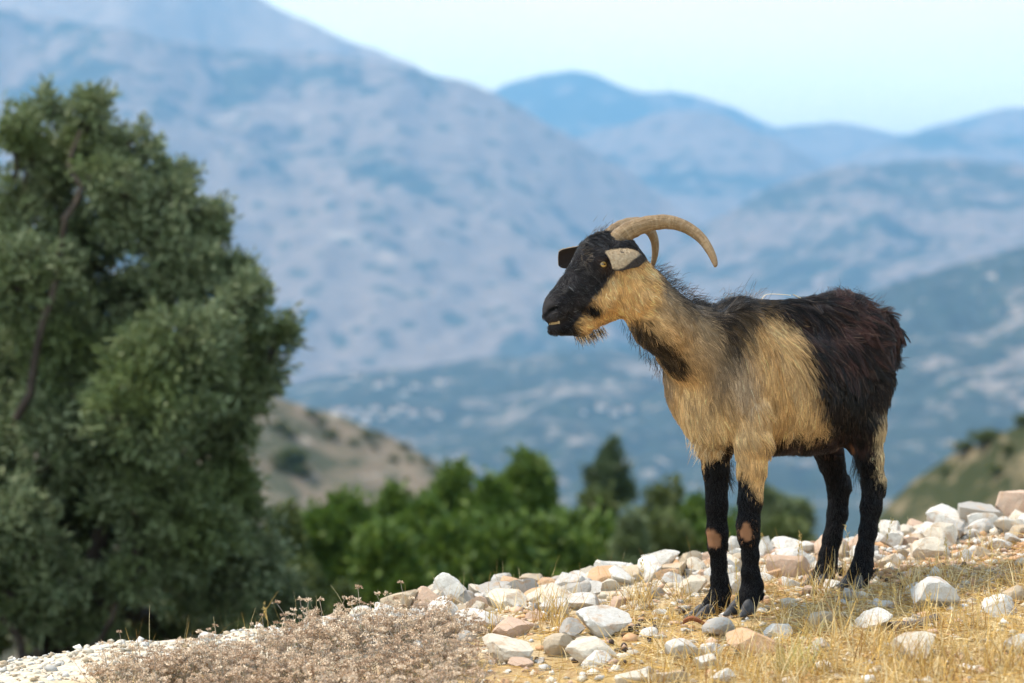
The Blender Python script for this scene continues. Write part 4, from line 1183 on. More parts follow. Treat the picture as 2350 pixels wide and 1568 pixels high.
bush('mastic_bush', 'tall rounded dark green bush rising highest in the gully thicket', 1215, 1046, 1350, 27, 105, m_green, 21, 15000, group=B)
bush('mastic_bush', 'dark green bush behind the tallest one, beside the bare tan hillside', 1040, 1082, 1350, 28, 95, m_green, 22, 12000, group=B)
bush('mastic_bush', 'wide green bush next to the olive tree, under the tan hillside', 800, 1145, 1400, 24, 135, m_green, 23, 14000, group=B)
bush('mastic_bush', 'bright green bush low in the middle of the gully thicket', 965, 1160, 1420, 22, 120, m_green, 24, 13000, group=B)
bush('mastic_bush', 'low green bush behind the pink and white boulder pair', 880, 1225, 1460, 19.5, 110, m_green, 25, 12000, group=B)
bush('mastic_bush', 'broad green bush behind the upright grey stone on the crest', 1150, 1210, 1450, 20, 125, m_green, 26, 13000, group=B)
bush('mastic_bush', 'green bush in front of the conifer, above the white crest stones', 1300, 1180, 1420, 23, 110, m_green, 27, 11000, group=B)
bush('conifer', 'blue-green pointed conifer standing behind the gully thicket', 1405, 1012, 1300, 36, 62, m_pine, 28, 9000, 0.16, 0.03, 'tree', nl=12)
bush('wild_olive', 'pale grey-green young olive in front of the thicket near the fore legs', 1450, 1172, 1380, 20, 62, m_olive, 29, 7000, 0.09, 0.014, 'tree', nl=9)
bush('mastic_bush', 'dull green bush between the conifer and the fore legs', 1530, 1118, 1350, 30, 95, m_mid, 30, 10000, group=B)
bush('mastic_bush', 'dark green bush directly behind the fore legs', 1620, 1140, 1350, 27, 85, m_green, 31, 9000, group=B)
bush('wild_olive', 'hazy grey-green olive seen between the fore and hind legs', 1745, 1110, 1320, 33, 80, m_olive, 32, 8000, 0.14, 0.024, 'tree', nl=9)
bush('wild_olive', 'small grey-green olive just left of the far hind leg', 1835, 1148, 1300, 34, 58, m_olive, 33, 6000, 0.14, 0.024, 'tree', nl=8)
bush('mastic_bush', 'green bush filling the gap between the two highest thicket bushes', 1120, 1112, 1400, 25, 95, m_green, 51, 11000, group=B)
bush('mastic_bush', 'dull green bush behind the right end of the thicket, below the conifer', 1380, 1120, 1400, 29, 95, m_mid, 52, 9000, group=B)
bush('mastic_bush', 'green bush at the left end of the thicket, against the tan hillside', 900, 1125, 1400, 27, 105, m_green, 53, 11000, group=B)
bush('yellowing_bush', 'yellow-green bush hugging the right edge of the olive crown', 655, 1160, 1400, 18, 75, m_mid, 34, 8000, 0.1, 0.022, group=B)
bush('yellowing_bush', 'low yellow-green bush between the olive tree and the thyme', 690, 1300, 1520, 15.5, 95, m_mid, 35, 9000, 0.08, 0.018, group=B)
bush('yellowing_bush', 'small olive-green bush behind the thyme, under the wide green bush', 790, 1345, 1500, 15, 75, m_mid, 36, 6500, 0.08, 0.018, group=B)

bush('mastic_bush', 'low green bush in the front row of the thicket, above the white upright boulder', 1040, 1205, 1450, 21, 110, m_green, 71, 8000, group=B)
bush('mastic_bush', 'low green bush in the front row of the thicket, above the rounded pale boulder', 1260, 1195, 1450, 21.5, 115, m_green, 72, 8000, group=B)
bush('mastic_bush', 'low green bush in the front row of the thicket, above the flat wide boulder', 1375, 1205, 1450, 22, 100, m_green, 73, 8000, group=B)
bush('mastic_bush', 'low dull green bush in the front row, above the largest white crest block', 1500, 1185, 1450, 24, 105, m_mid, 74, 8000, group=B)
bush('mastic_bush', 'low green bush behind both fore legs at knee height', 1660, 1190, 1450, 24, 100, m_green, 75, 8000, group=B)
bush('mastic_bush', 'low dull green bush showing between fore and hind legs above the stones', 1800, 1185, 1450, 26, 90, m_mid, 76, 8000, group=B)

# scattered shrubs on the two nearer hillsides
bpy.context.view_layer.update()
dg = bpy.context.evaluated_depsgraph_get()
def drop(px, py, only):
    """where the line of sight meets the named hillside"""
    d = P(px, py, 1.0); d.normalize()
    for o in bpy.data.objects:
        if o.name in only:
            ok, loc, nrm, _ = o.ray_cast(Vector((0, 0, 0)), d, distance=60000)
            if ok: return loc
    return None
sv, sf, st = [], [], []
srng = np.random.default_rng(5)
lum = [((srng.normal(0, .35), srng.normal(0, .35), .45 + srng.normal(0, .12)), (.42, .42, .35)) for _ in range(9)]
shrub0 = make_tree('hill_shrub', (0, 0, 0), lum, 2600, 0.16, 0.05, m_mid, 61, 0.05, twigs=1)
spots = [(672, 1068, 26, 'hillside', 'dark green round shrub, the largest on the tan hillside'), (690, 1090, 18, 'hillside', None), (640, 1075, 16, 'hillside', None), (760, 1005, 13, 'hillside', None), (808, 1020, 12, 'hillside', None),
         (712, 955, 12, 'hillside', None), (860, 1030, 12, 'hillside', None), (905, 1060, 12, 'hillside', None), (842, 1003, 13, 'hillside', None), (640, 985, 14, 'hillside', None), (940, 1060, 11, 'hillside', None),
         (930, 1030, 10, 'hillside', None), (975, 1062, 9, 'hillside', None), (660, 1000, 13, 'hillside', None), (735, 975, 11, 'hillside', None), (870, 1000, 10, 'hillside', None),
         (2345, 948, 26, 'hillside.001', 'dark shrub on the skyline of the scrubby hillside at the right edge'), (2262, 1008, 24, 'hillside.001', 'dark shrub on the skyline halfway up the scrubby hillside'), (2215, 1034, 20, 'hillside.001', 'lowest dark shrub on the skyline of the scrubby hillside'),
         (2318, 1040, 16, 'hillside.001', None), (2170, 1085, 14, 'hillside.001', None), (2290, 1085, 15, 'hillside.001', None)]
first = True
for px, py, r, hill, lab in spots:
    q = py
    hit = None
    while hit is None and q < py + 80:
        hit = drop(px, q, (hill,)); q += 4
    if hit is None: continue
    sc = r * K * hit.y / 0.62 * srng.uniform(0.55, 1.15)
    if first: o = shrub0; o.location = hit; o.scale = (sc,) * 3; first = False
    else: o = copy_tree(shrub0, hit, srng.uniform(0, 6), (sc * srng.uniform(.85, 1.2), sc, sc * srng.uniform(.75, 1.05)))
    if hill == 'hillside': tag(o, lab or 'small dark shrub dotted on the bare tan hillside', 'shrub', 'shrubs on the tan hillside')
    else: tag(o, lab or 'dark green shrub on the scrubby hillside behind the hind legs', 'shrub', 'shrubs on the scrubby hillside')

# houses of the far village on the valley floor
m_wall = Mat('render_wall', 0.9, 0.1).color((0.74, 0.68, 0.60)).m
m_roof = Mat('tile_roof', 0.9, 0.1).color((0.36, 0.24, 0.18)).m
hv_ = [(-5, -4, 0), (5, -4, 0), (5, 4, 0), (-5, 4, 0), (-5, -4, 5), (5, -4, 5), (5, 4, 5), (-5, 4, 5)]
hf_ = [(0, 1, 5, 4), (1, 2, 6, 5), (2, 3, 7, 6), (3, 0, 4, 7)]
rv_ = [(-5.6, -4.6, 4.9), (5.6, -4.6, 4.9), (5.6, 4.6, 4.9), (-5.6, 4.6, 4.9), (-5.6, 0, 7.2), (5.6, 0, 7.2)]
rf_ = [(0, 1, 5, 4), (2, 3, 4, 5), (1, 2, 5), (3, 0, 4), (3, 2, 1, 0)]
house0 = empty('village_house')
mesh_obj('wall', hv_, hf_, m_wall, house0, False); mesh_obj('roof', rv_, rf_, m_roof, house0, False)
hs = [(790, 945), (805, 958), (822, 950), (845, 960), (860, 945), (835, 975), (905, 950), (925, 942), (948, 955), (985, 950), (1005, 958), (880, 962), (775, 950), (930, 905), (900, 880), (870, 890), (955, 890), (1010, 880), (815, 870),
      (1380, 940), (1410, 952), (1440, 945), (1340, 950)]
first = True
for i, (px, py) in enumerate(hs):
    hit = drop(px, py, ('foothill', 'valley_floor', 'mountain.001', 'mountain.007'))
    if hit is None: continue
    sc = srng.uniform(0.6, 0.95) * (1.0 if hit.y < 3000 else 1.6)
    if first: o = house0; o.location = hit; o.rotation_euler.z = srng.uniform(0, 3); o.scale = (sc,) * 3; first = False
    else: o = copy_tree(house0, hit, srng.uniform(0, 3), (sc,) * 3)
    o.location.z -= 1
    tag(o, 'tiny pale house of the hazy village in the far valley', 'house', 'houses of the far village')
# ------------------------------------------------------------------ stones
def drop_ground(px, py):
    d = P(px, py, 1.0)
    y = 4.0
    while y < 9.5:
        if d.z * y < float(ground_z(d.x * y, y)): break
        if y > float(crest_y(d.x * y)) + 0.22: break
        y += 0.01
    p = d * y
    return Vector((p.x, p.y, float(ground_z(p.x, p.y))))

def rock_mesh(name, seed, sub=3, cuts=13, rough=0.05):
    bm = bmesh.new(); bmesh.ops.create_icosphere(bm, subdivisions=sub, radius=1.0)
    V = np.array([v.co[:] for v in bm.verts])
    rng = np.random.default_rng(seed)
    # angular facets: slice with random planes
    for _ in range(cuts):
        n = rng.normal(0, 1, 3); n /= np.linalg.norm(n)
        h = rng.uniform(0.40, 0.84)
        s = V @ n - h
        V = V - np.outer(np.clip(s, 0, None), n) * 0.97
    o = seed * 3.7
    for i, p in enumerate(V):
        q = Vector(p)
        b = noise.noise(q * 2.1 + Vector((o, 0, 0))) * rough * 1.2 + noise.noise(q * 6 + Vector((o, 5, 0))) * rough + abs(noise.noise(q * 13 + Vector((0, o, 0)))) * -rough * 0.6
        V[i] = p * (1 + b)
    V -= (V.max(0) + V.min(0)) / 2
    V /= (V.max(0) - V.min(0)) / 2
    for v, p in zip(bm.verts, V): v.co = p
    me = bpy.data.meshes.new(name); bm.to_mesh(me); bm.free()
    me.polygons.foreach_set('use_smooth', np.ones(len(me.polygons), bool))
    me.set_sharp_from_angle(angle=math.radians(17))
    me.materials.append(m_rock.m)
    return me

m_rock = Mat('limestone', 0.92, 0.15)
oc = m_rock.coords('Object')
rnd = m_rock.obj('Random')
ofs = m_rock.node('ShaderNodeVectorMath', operation='ADD'); m_rock.l.new(oc, ofs.inputs[0])
cmb = m_rock.node('ShaderNodeCombineXYZ'); m_rock.l.new(m_rock.math('MULTIPLY', rnd, 37.0), cmb.inputs[0]); m_rock.l.new(m_rock.math('MULTIPLY', rnd, 91.0), cmb.inputs[1])
m_rock.l.new(cmb.outputs[0], ofs.inputs[1]); rv = ofs.outputs[0]
a = m_rock.noise(rv, 1.1, 6, 0.68, 0.6); b = m_rock.noise(rv, 5.0, 6, 0.65); cc = m_rock.noise(rv, 22, 4, 0.65)
tint = m_rock.obj('Color')
c = m_rock.mix(m_rock.rng(b, 0.35, 0.70), tint, m_rock.mix(0.45, tint, (0.42, 0.36, 0.29)))
c = m_rock.mix(m_rock.rng(a, 0.53, 0.64, 0, 0.6), c, (0.47, 0.30, 0.17))
crack = m_rock.voro(rv, 1.7, 'DISTANCE_TO_EDGE')
c = m_rock.mix(m_rock.rng(m_rock.math('ADD', crack, m_rock.math('MULTIPLY', b, 0.10)), 0.045, 0.085, 0.28, 0.0), c, (0.27, 0.20, 0.14))
c = m_rock.mix(m_rock.rng(cc, 0.60, 0.74, 0, 0.55), c, (0.24, 0.21, 0.18))
c = m_rock.mix(m_rock.rng(m_rock.math('SUBTRACT', 1.0, cc), 0.60, 0.75, 0, 0.5), c, (0.74, 0.71, 0.65))
m_rock.color(c)
m_rock.bump(m_rock.math('ADD', m_rock.math('MULTIPLY', b, 1.0), m_rock.math('MULTIPLY', cc, 0.55)), 0.7, 0.006)

WH = (0.72, 0.69, 0.63, 1); GW = (0.60, 0.58, 0.54, 1); CR = (0.64, 0.57, 0.46, 1); PK = (0.58, 0.40, 0.29, 1); OR = (0.55, 0.33, 0.18, 1); TN = (0.50, 0.40, 0.28, 1); GY = (0.40, 0.38, 0.35, 1)
ROCKS = [
 (1030, 1354, 84, 78, WH, 'white upright boulder on the crest, leaning on the pink boulder'),
 (985, 1375, 78, 58, PK, 'rough pink boulder on the crest, in front of the white upright boulder'),
 (1017, 1401, 54, 40, OR, 'orange wedge stone at the foot of the pink boulder'),
 (1150, 1340, 54, 50, GW, 'grey upright block standing alone against the green bushes'),
 (1202, 1342, 27, 22, WH, 'small pointed white stone on the crest, just right of the grey upright block'),
 (1104, 1430, 124, 66, WH, 'large smooth white boulder behind the thyme'),
 (1161, 1378, 98, 50, CR, 'cream flat-topped stone under the grey upright block'),
 (1309, 1343, 76, 58, GW, 'rounded pale boulder on the crest, left of the flat wide one'),
 (1400, 1312, 104, 44, WH, 'flat wide white boulder with a dark gap beneath it on the crest'),
 (1518, 1290, 90, 56, WH, 'largest white block on the crest left of the fore legs'),
 (1532, 1326, 58, 42, OR, 'orange stone below the largest white block near the fore legs'),
 (1590, 1345, 66, 50, CR, 'cream block just left of the far fore leg'),
 (1387, 1430, 130, 74, GW, 'big pale grey rock with a sloping face in the middle of the rubble'),
 (1314, 1446, 60, 54, GY, 'grey pointed stone leaning on the big pale grey rock'),
 (1163, 1494, 128, 72, CR, 'flat-topped tan slab lying beside the thyme'),
 (1282, 1484, 70, 58, TN, 'brown angular stone just right of the flat-topped tan slab'),
 (1356, 1500, 132, 70, CR, 'long tan and white rock with the bright white stone on its front'),
 (1375, 1515, 86, 44, WH, 'bright white flat stone against the long tan rock'),
 (1565, 1492, 84, 54, GW, 'speckled grey stone in the straw below the far fore hoof'),
 (1632, 1499, 60, 46, WH, 'white stone next to the orange-stained rock in front of the fore hooves'),
 (1183, 1442, 112, 46, PK, 'pinkish white stone between the smooth white boulder and the pale grey rock'),
 (1249, 1364, 82, 44, CR, 'cream stone low on the crest, left of the rounded pale boulder'),
 (1269, 1396, 74, 52, GW, 'pale square block in the rubble below the rounded boulder'),
 (1340, 1382, 80, 42, GW, 'pale square block right of another one in the rubble, below the flat wide boulder'),
 (963, 1492, 56, 42, WH, 'white stone poking out of the thyme'),
 (1195, 1521, 62, 20, PK, 'pink flat pebble in front of the tan slab'),
 (1455, 1556, 96, 40, CR, 'low tan rock at the bottom edge below the far fore hoof'),
 (1538, 1557, 84, 32, TN, 'low brownish rock at the bottom edge, right of the low tan one'),
 (1067, 1470, 40, 44, GY, 'grey stone half hidden at the right end of the thyme'),
 (2137, 1366, 110, 84, GW, 'large rugged grey-white rock in the straw right of the hind legs'),
 (2005, 1423, 90, 56, WH, 'white triangular rock in the straw beside the grey stick'),
 (1884, 1424, 60, 40, TN, 'brown-grey stone in the straw midway between fore and hind hooves'),
 (1649, 1441, 84, 48, GY, 'grey-tan wedge stone right in front of the far fore hoof'),
 (1785, 1451, 68, 40, WH, 'white stone with an orange base right of the near fore hoof'),
 (1737, 1480, 146, 62, OR, 'large orange-stained rock in front of the near fore hoof'),
 (1625, 1522, 66, 44, WH, 'white sloping stone left below the large orange-stained rock'),
 (2105, 1486, 108, 66, CR, 'porous cream rock with pitted end in the foreground straw'),
 (2296, 1393, 92, 56, WH, 'white triangular rock near the right edge, in front of the dark-sided one'),
 (2323, 1366, 56, 46, TN, 'dark-sided stone at the right edge behind the white triangular one'),
 (2340, 1480, 84, 50, WH, 'white stone cut by the right edge low in the straw'),
 (1660, 1556, 58, 40, WH, 'small white stone at the bottom edge below the orange-stained rock'),
 (1864, 1357, 54, 24, PK, 'flat pinkish stone just below the far hind hoof'),
 (1951, 1368, 50, 34, GY, 'flat grey stone below the near hind hoof'),
 (2250, 1146, 144, 72, GY, 'long grey boulder with a dark underside on the right skyline'),
 (2167, 1168, 102, 64, WH, 'white boulder on the skyline left of the long grey one'),
 (2116, 1184, 72, 38, PK, 'pink boulder on the skyline left of the white one'),
 (2326, 1160, 96, 92, PK, 'tall tan-pink boulder at the right edge of the skyline'),
 (2042, 1194, 50, 50, WH, 'white stone on the crest just right of the near hind leg'),
 (2046, 1240, 56, 44, WH, 'white rounded stone below another one right of the near hind leg'),
 (1683, 1256, 32, 48, GW, 'pale stone seen between the two fore legs'),
 (1758, 1256, 44, 50, WH, 'white stone on the crest right of the near fore leg'),
 (1800, 1236, 54, 34, GW, 'pale crest stone midway between fore and hind legs'),
 (1822, 1258, 52, 34, CR, 'cream stone under the middle of the belly, on the crest'),
 (1957, 1226, 44, 36, GW, 'pale stone between the two hind legs'),
 (1866, 1284, 42, 20, OR, 'small orange stone left of the far hind leg'),
 (1874, 1302, 26, 28, WH, 'small white stone touching the far hind fetlock'),
 (1896, 1184, 15, 30, CR, 'slim upright cream stone left of the far hind hock'),
 (420, 1545, 52, 44, WH, 'white stone in the left part of the thyme'),
 (480, 1462, 50, 24, WH, 'flat white stone behind the thyme tops'),
 (2080, 1150, 44, 30, CR, 'cream stone at the left end of the right-hand skyline row'),
 (2214, 1188, 84, 34, WH, 'white stone in front of the long grey boulder'),
 (2130, 1216, 72, 30, CR, 'cream stone in front of the pink skyline boulder'),
]
rrng = np.random.default_rng(77)
for i, (px, py, w, h, tint_, lab) in enumerate(ROCKS):
    b = drop_ground(px, py + h * 0.40)
    d = b.y
    W, Hh = w * K * d / 2, h * K * d / 2
    me = rock_mesh('stone', 300 + i, 4 if w > 40 else 3, 12)
    o = bpy.data.objects.new('boulder' if w >= 80 else 'stone', me); COL.objects.link(o)
    dp = W * rrng.uniform(0.62, 0.9)
    o.scale = (W, dp, Hh * 1.06)
    o.rotation_euler = (0, rrng.uniform(-0.12, 0.12), rrng.uniform(-0.35, 0.35))
    yy = d + dp * 0.4
    zc = (784 - py) * K * yy
    zc = min(max(zc, b.z + 0.25 * Hh), b.z + Hh * 0.95)
    o.location = ((px - 1175) * K * yy, yy, zc)
    o.color = tint_
    tag(o, lab, 'rock' if w >= 80 else 'stone', 'stones strewn along the slope')

# smaller stones of the rubble band and of the straw
pool = [rock_mesh('rubble_stone', 500 + i, 3, 14, 0.06) for i in range(14)]
palette = [WH, WH, GW, CR, CR, GW, WH, PK, TN, OR, GY]
def small(x, y, r, lab, grp, bury=0.25):
    o = bpy.data.objects.new('rubble_stone', pool[rrng.integers(len(pool))]); COL.objects.link(o)
    sc = np.array([1, rrng.uniform(.7, 1.05), rrng.uniform(.5, .85)]) * r
    o.scale = sc
    o.rotation_euler = (rrng.uniform(-.3, .3), rrng.uniform(-.3, .3), rrng.uniform(0, 6.28))
    o.location = (x, y, float(ground_z(x, y)) + sc[2] * (1 - bury) - sc[2] * 0.2)
    t = palette[rrng.integers(len(palette))]
    o.color = tuple(np.clip(np.array(t[:3]) * rrng.uniform(.85, 1.1), 0, .8)) + (1,)
    tag(o, lab, 'stone', grp)
n = 0
while n < 238:
    x = rrng.uniform(-0.5, 1.95); s_ = -abs(rrng.normal(0, 0.28)) + 0.12
    y = float(crest_y(x)) + s_
    r = float(np.clip(rrng.lognormal(-3.5, 0.42), 0.014, 0.052))
    if x < -0.3: r *= 0.6
    small(x, y, r, 'fist-sized pale limestone piece in the rubble band along the crest', 'rubble along the crest', 0.4); n += 1
n = 0
while n < 58:
    px, py = rrng.uniform(1120, 2350), rrng.uniform(1330, 1568)
    q = drop_ground(px, py)
    if q.y > float(crest_y(q.x)) - 0.2: continue
    small(q.x, q.y, float(np.clip(rrng.lognormal(-4.35, 0.4), 0.007, 0.028)), 'small pale stone half sunk in the straw below the rubble', 'small stones in the straw', 0.5); n += 1

# gravel: countless chips
m_gravel = Mat('gravel', 0.95, 0.1); m_gravel.color(m_gravel.attr('tint'))
bm = bmesh.new(); bmesh.ops.create_icosphere(bm, subdivisions=1, radius=1.0)
iv = np.array([v.co[:] for v in bm.verts]); ifc = np.array([[v.index for v in f.verts] for f in bm.faces]); bm.free()
NG = 9000
gxp = np.concatenate([rrng.uniform(-1.6, 2.0, 5200), rrng.normal(1.15, 0.38, 2300), rrng.uniform(-0.1, 1.9, 1500)])
gyp = np.concatenate([crest_y(gxp[:5200]) + 0.12 - np.abs(rrng.normal(0, 0.34, 5200)), rrng.normal(6.0, 0.28, 2300), rrng.uniform(4.6, 5.9, 1500)])
gr = np.clip(rrng.lognormal(-5.0, 0.45, NG), 0.003, 0.018)
pal = np.array([WH, CR, CR, TN, PK, OR, GW])[:, :3]
ci = rrng.integers(0, len(pal), NG); redz = (np.abs(gxp - 1.15) < 0.6) & (gyp > 5.6) & (np.arange(NG) >= 5200)
ci[redz] = rrng.choice([3, 4, 5, 5, 4, 1], redz.sum())
left = gxp < -0.3; ci[left] = rrng.choice([0, 1, 1, 3, 6], left.sum())
gr[left] *= 0.75
gc = pal[ci] * rrng.uniform(0.65, 1.05, (NG, 1))
gd = iv[None] * (1 + rrng.normal(0, 0.33, (NG, len(iv), 1))) * gr[:, None, None] * np.stack([np.ones(NG), rrng.uniform(.7, 1, NG), rrng.uniform(.4, .75, NG)], 1)[:, None, :]
an = rrng.uniform(0, 6.28, NG); ca, sa = np.cos(an)[:, None], np.sin(an)[:, None]
gd = np.stack([gd[..., 0] * ca - gd[..., 1] * sa, gd[..., 0] * sa + gd[..., 1] * ca, gd[..., 2]], -1)
gp = np.stack([gxp, gyp, ground_z(gxp, gyp) + gr * 0.25], -1)
gravel = mesh_obj('gravel', (gd + gp[:, None, :]).reshape(-1, 3), (ifc[None] + (np.arange(NG) * len(iv))[:, None, None]).reshape(-1, 3), m_gravel.m, smooth=False)
vcol(gravel, 'tint', np.repeat(gc, len(iv), 0))
tag(gravel, 'pale and reddish stone chips covering the bare ground', 'gravel', kind='stuff')

# droppings
m_dung = Mat('dropping', 0.55, 0.3); m_dung.color(m_dung.mix(m_dung.noise(m_dung.coords('Object'), 3, 3), (0.030, 0.018, 0.012), (0.075, 0.048, 0.032)))
bm = bmesh.new(); bmesh.ops.create_icosphere(bm, subdivisions=2, radius=1.0)
for v_ in bm.verts: v_.co *= 1 + 0.10 * noise.noise(v_.co * 1.7)
dung_me = bpy.data.meshes.new('dropping'); bm.to_mesh(dung_me); bm.free(); dung_me.materials.append(m_dung.m)
dung_me.polygons.foreach_set('use_smooth', np.ones(len(dung_me.polygons), bool))
for cx_, cy_, sx_, sy_, nn in ((1470, 1455, 40, 16, 12), (1420, 1495, 14, 6, 5), (2010, 1325, 32, 12, 14), (2060, 1348, 40, 8, 9), (1340, 1525, 60, 8, 10), (1570, 1522, 22, 8, 4), (2165, 1310, 40, 6, 4), (1520, 1430, 30, 8, 5)):
    for _ in range(nn):
        q = drop_ground(cx_ + rrng.normal(0, sx_), cy_ + rrng.normal(0, sy_))
        o = bpy.data.objects.new('dropping', dung_me); COL.objects.link(o)
        r = rrng.uniform(0.0052, 0.0080)
        o.scale = (r * 1.2, r, r * .95); o.rotation_euler = (rrng.uniform(0, 3), rrng.uniform(0, 3), rrng.uniform(0, 3))
        o.location = (q.x, q.y, q.z + r * 0.75)
        tag(o, 'small round dark goat dropping on the ground near the hooves', 'dropping', 'droppings on the ground')
# ------------------------------------------------------------------ dry grass, thyme and bits
m_straw = Mat('straw', 0.75, 0.2); m_straw.color(m_straw.attr('tint'))
def blades(base, dirs, ln, wd, bend, seg=4):
    """tapered ribbons, folded slightly; returns vertices and quads"""
    n = len(base)
    d = dirs / np.linalg.norm(dirs, axis=1, keepdims=True)
    r = RNG.normal(0, 1, (n, 3)); sd = np.cross(d, r); sd /= np.linalg.norm(sd, axis=1, keepdims=True) + 1e-9
    cv = RNG.normal(0, 1, (n, 3)) * bend[:, None]
    p = base.copy(); rows = []
    for i in range(seg + 1):
        w = wd * (1 - 0.75 * (i / seg) ** 2)
        rows.append(np.stack([p - sd * w[:, None] / 2, p + sd * w[:, None] / 2], 1))
        p = p + d * (ln / seg)[:, None]; d = d + cv / seg; d /= np.linalg.norm(d, axis=1, keepdims=True)
    V = np.stack(rows, 1).reshape(-1, 3)
    b = (np.arange(n) * (seg + 1) * 2)[:, None, None] + (np.arange(seg) * 2)[None, :, None] + np.array([0, 1, 3, 2])[None, None, :]
    return V, b.reshape(-1, 4), (seg + 1) * 2
GOLD = np.array((0.57, 0.36, 0.105)); STRAW = np.array((0.70, 0.55, 0.30)); RUST = np.array((0.36, 0.19, 0.065)); GREENISH = np.array((0.34, 0.36, 0.12))
def straw_density(x, y):
    s = y - crest_y(x)
    d = np.clip((x - 0.12) / 0.35, 0, 1) * np.clip((-s - 0.22) / 0.2, 0, 1) + 0.35 * np.clip((x + 0.25) / 0.3, 0, 1) * (s < -0.3)
    d = d * np.clip(0.75 + 0.9 * fbm(x / 0.17, y / 0.17, 61, 3), 0.06, 1.3)
    d = d * (1 - 0.85 * np.exp(-((x - 0.47) ** 2 + (y - 5.36) ** 2) / 0.016)) * (1 - 0.7 * np.exp(-((x - 0.78) ** 2 + (y - 5.62) ** 2) / 0.012))
    return d * np.clip(1.25 - 0.9 * np.exp(-(((x - 1.15) / 0.42) ** 2 + ((y - 6.08) / 0.25) ** 2)), 0, 1)
def scatter(n, x0=-0.5, x1=2.0, y0=4.3, y1=6.9):
    out = np.zeros((0, 2))
    while len(out) < n:
        c_ = np.stack([RNG.uniform(x0, x1, n), RNG.uniform(y0, y1, n)], 1)
        out = np.concatenate([out, c_[RNG.random(n) * 1.2 < straw_density(c_[:, 0], c_[:, 1])]])
    return out[:n]
Vs, Fs, Cs = [], [], []; off = 0
def add_blades(xy, dirs, ln, wd, bend, cols, lift=0.002):
    global off
    base = np.stack([xy[:, 0], xy[:, 1], ground_z(xy[:, 0], xy[:, 1]) + lift], 1)
    V, F, per = blades(base, dirs, ln, wd, bend)
    Vs.append(V); Fs.append(F + off); Cs.append(np.repeat(cols, per, 0)); off += len(V)
def tints(n, w=(0.45, 0.4, 0.15)):
    base = np.stack([GOLD, STRAW, RUST])[RNG.choice(3, n, p=w)]
    return base * RNG.uniform(0.7, 1.15, (n, 1))
# lying straw
n = 26000; xy = scatter(n)
an = RNG.uniform(0, 6.28, n)
add_blades(xy, np.stack([np.cos(an), np.sin(an), RNG.uniform(-0.02, 0.28, n)], 1), RNG.uniform(0.02, 0.085, n), RNG.uniform(0.0008, 0.0021, n), RNG.uniform(0, 0.7, n), tints(n), 0.004)
# short standing stubble
n = 7000; xy = scatter(n)
add_blades(xy, np.stack([RNG.normal(0, .45, n), RNG.normal(0, .45, n), np.ones(n)], 1), RNG.uniform(0.015, 0.06, n), RNG.uniform(0.0008, 0.0018, n), RNG.uniform(0.2, 1.0, n), tints(n))
# tufts
tc_ = scatter(150)
hero = [drop_ground(px, py) for px, py in ((1850, 1545), (1800, 1552), (1905, 1550), (2060, 1540), (2120, 1552), (2200, 1535), (2280, 1545), (2160, 1450), (2240, 1450), (1480, 1380), (1470, 1400), (1260, 1430), (1290, 1440), (1950, 1330), (1890, 1370), (2330, 1540), (1560, 1390), (1930, 1480), (1995, 1500))]
tc_ = np.concatenate([tc_, np.array([[h.x, h.y] for h in hero])])
for k_, (x, y) in enumerate(tc_):
    big = k_ >= 150
    m_ = RNG.integers(26, 48) if big else RNG.integers(8, 22)
    xy = np.array([x, y]) + RNG.normal(0, 0.016 if big else 0.012, (m_, 2))
    cols = tints(m_, (0.5, 0.42, 0.08))
    if k_ in (150, 151): cols = cols * 0.5 + GREENISH * 0.5
    add_blades(xy, np.stack([RNG.normal(0, .38, m_), RNG.normal(0, .38, m_), np.ones(m_)], 1), RNG.uniform(0.04, 0.115 if big else 0.085, m_), RNG.uniform(0.0010, 0.0024, m_), RNG.uniform(0.1, 0.8, m_), cols)
# taller dry grass close to the viewer
n = 1500; x = RNG.uniform(0.25, 1.5, n); y = RNG.uniform(4.35, 4.95, n); ok = RNG.random(n) < np.clip(0.5 + fbm(x / 0.12, y / 0.12, 91, 2), 0.05, 1); x, y = x[ok], y[ok]; n = len(x)
add_blades(np.stack([x, y], 1), np.stack([RNG.normal(0, .3, n), RNG.normal(0, .3, n), np.ones(n)], 1), RNG.uniform(0.04, 0.11, n), RNG.uniform(0.0010, 0.0022, n), RNG.uniform(0.1, 0.7, n), tints(n, (0.5, 0.42, 0.08)))
# scattered stems in the rubble and thyme
n = 420; x = RNG.uniform(-0.9, 1.9, n); y = crest_y(x) - np.abs(RNG.normal(0.1, 0.35, n))
add_blades(np.stack([x, y], 1), np.stack([RNG.normal(0, .3, n), RNG.normal(0, .3, n), np.ones(n)], 1), RNG.uniform(0.03, 0.11, n), RNG.uniform(0.0007, 0.0015, n), RNG.uniform(0.1, 0.6, n), tints(n, (0.4, 0.4, 0.2)))
grass = mesh_obj('dry_grass', np.concatenate(Vs), np.concatenate(Fs), m_straw.m)
vcol(grass, 'tint', np.concatenate(Cs))
tag(grass, 'golden dry grass and straw covering the slope', 'grass', kind='stuff')

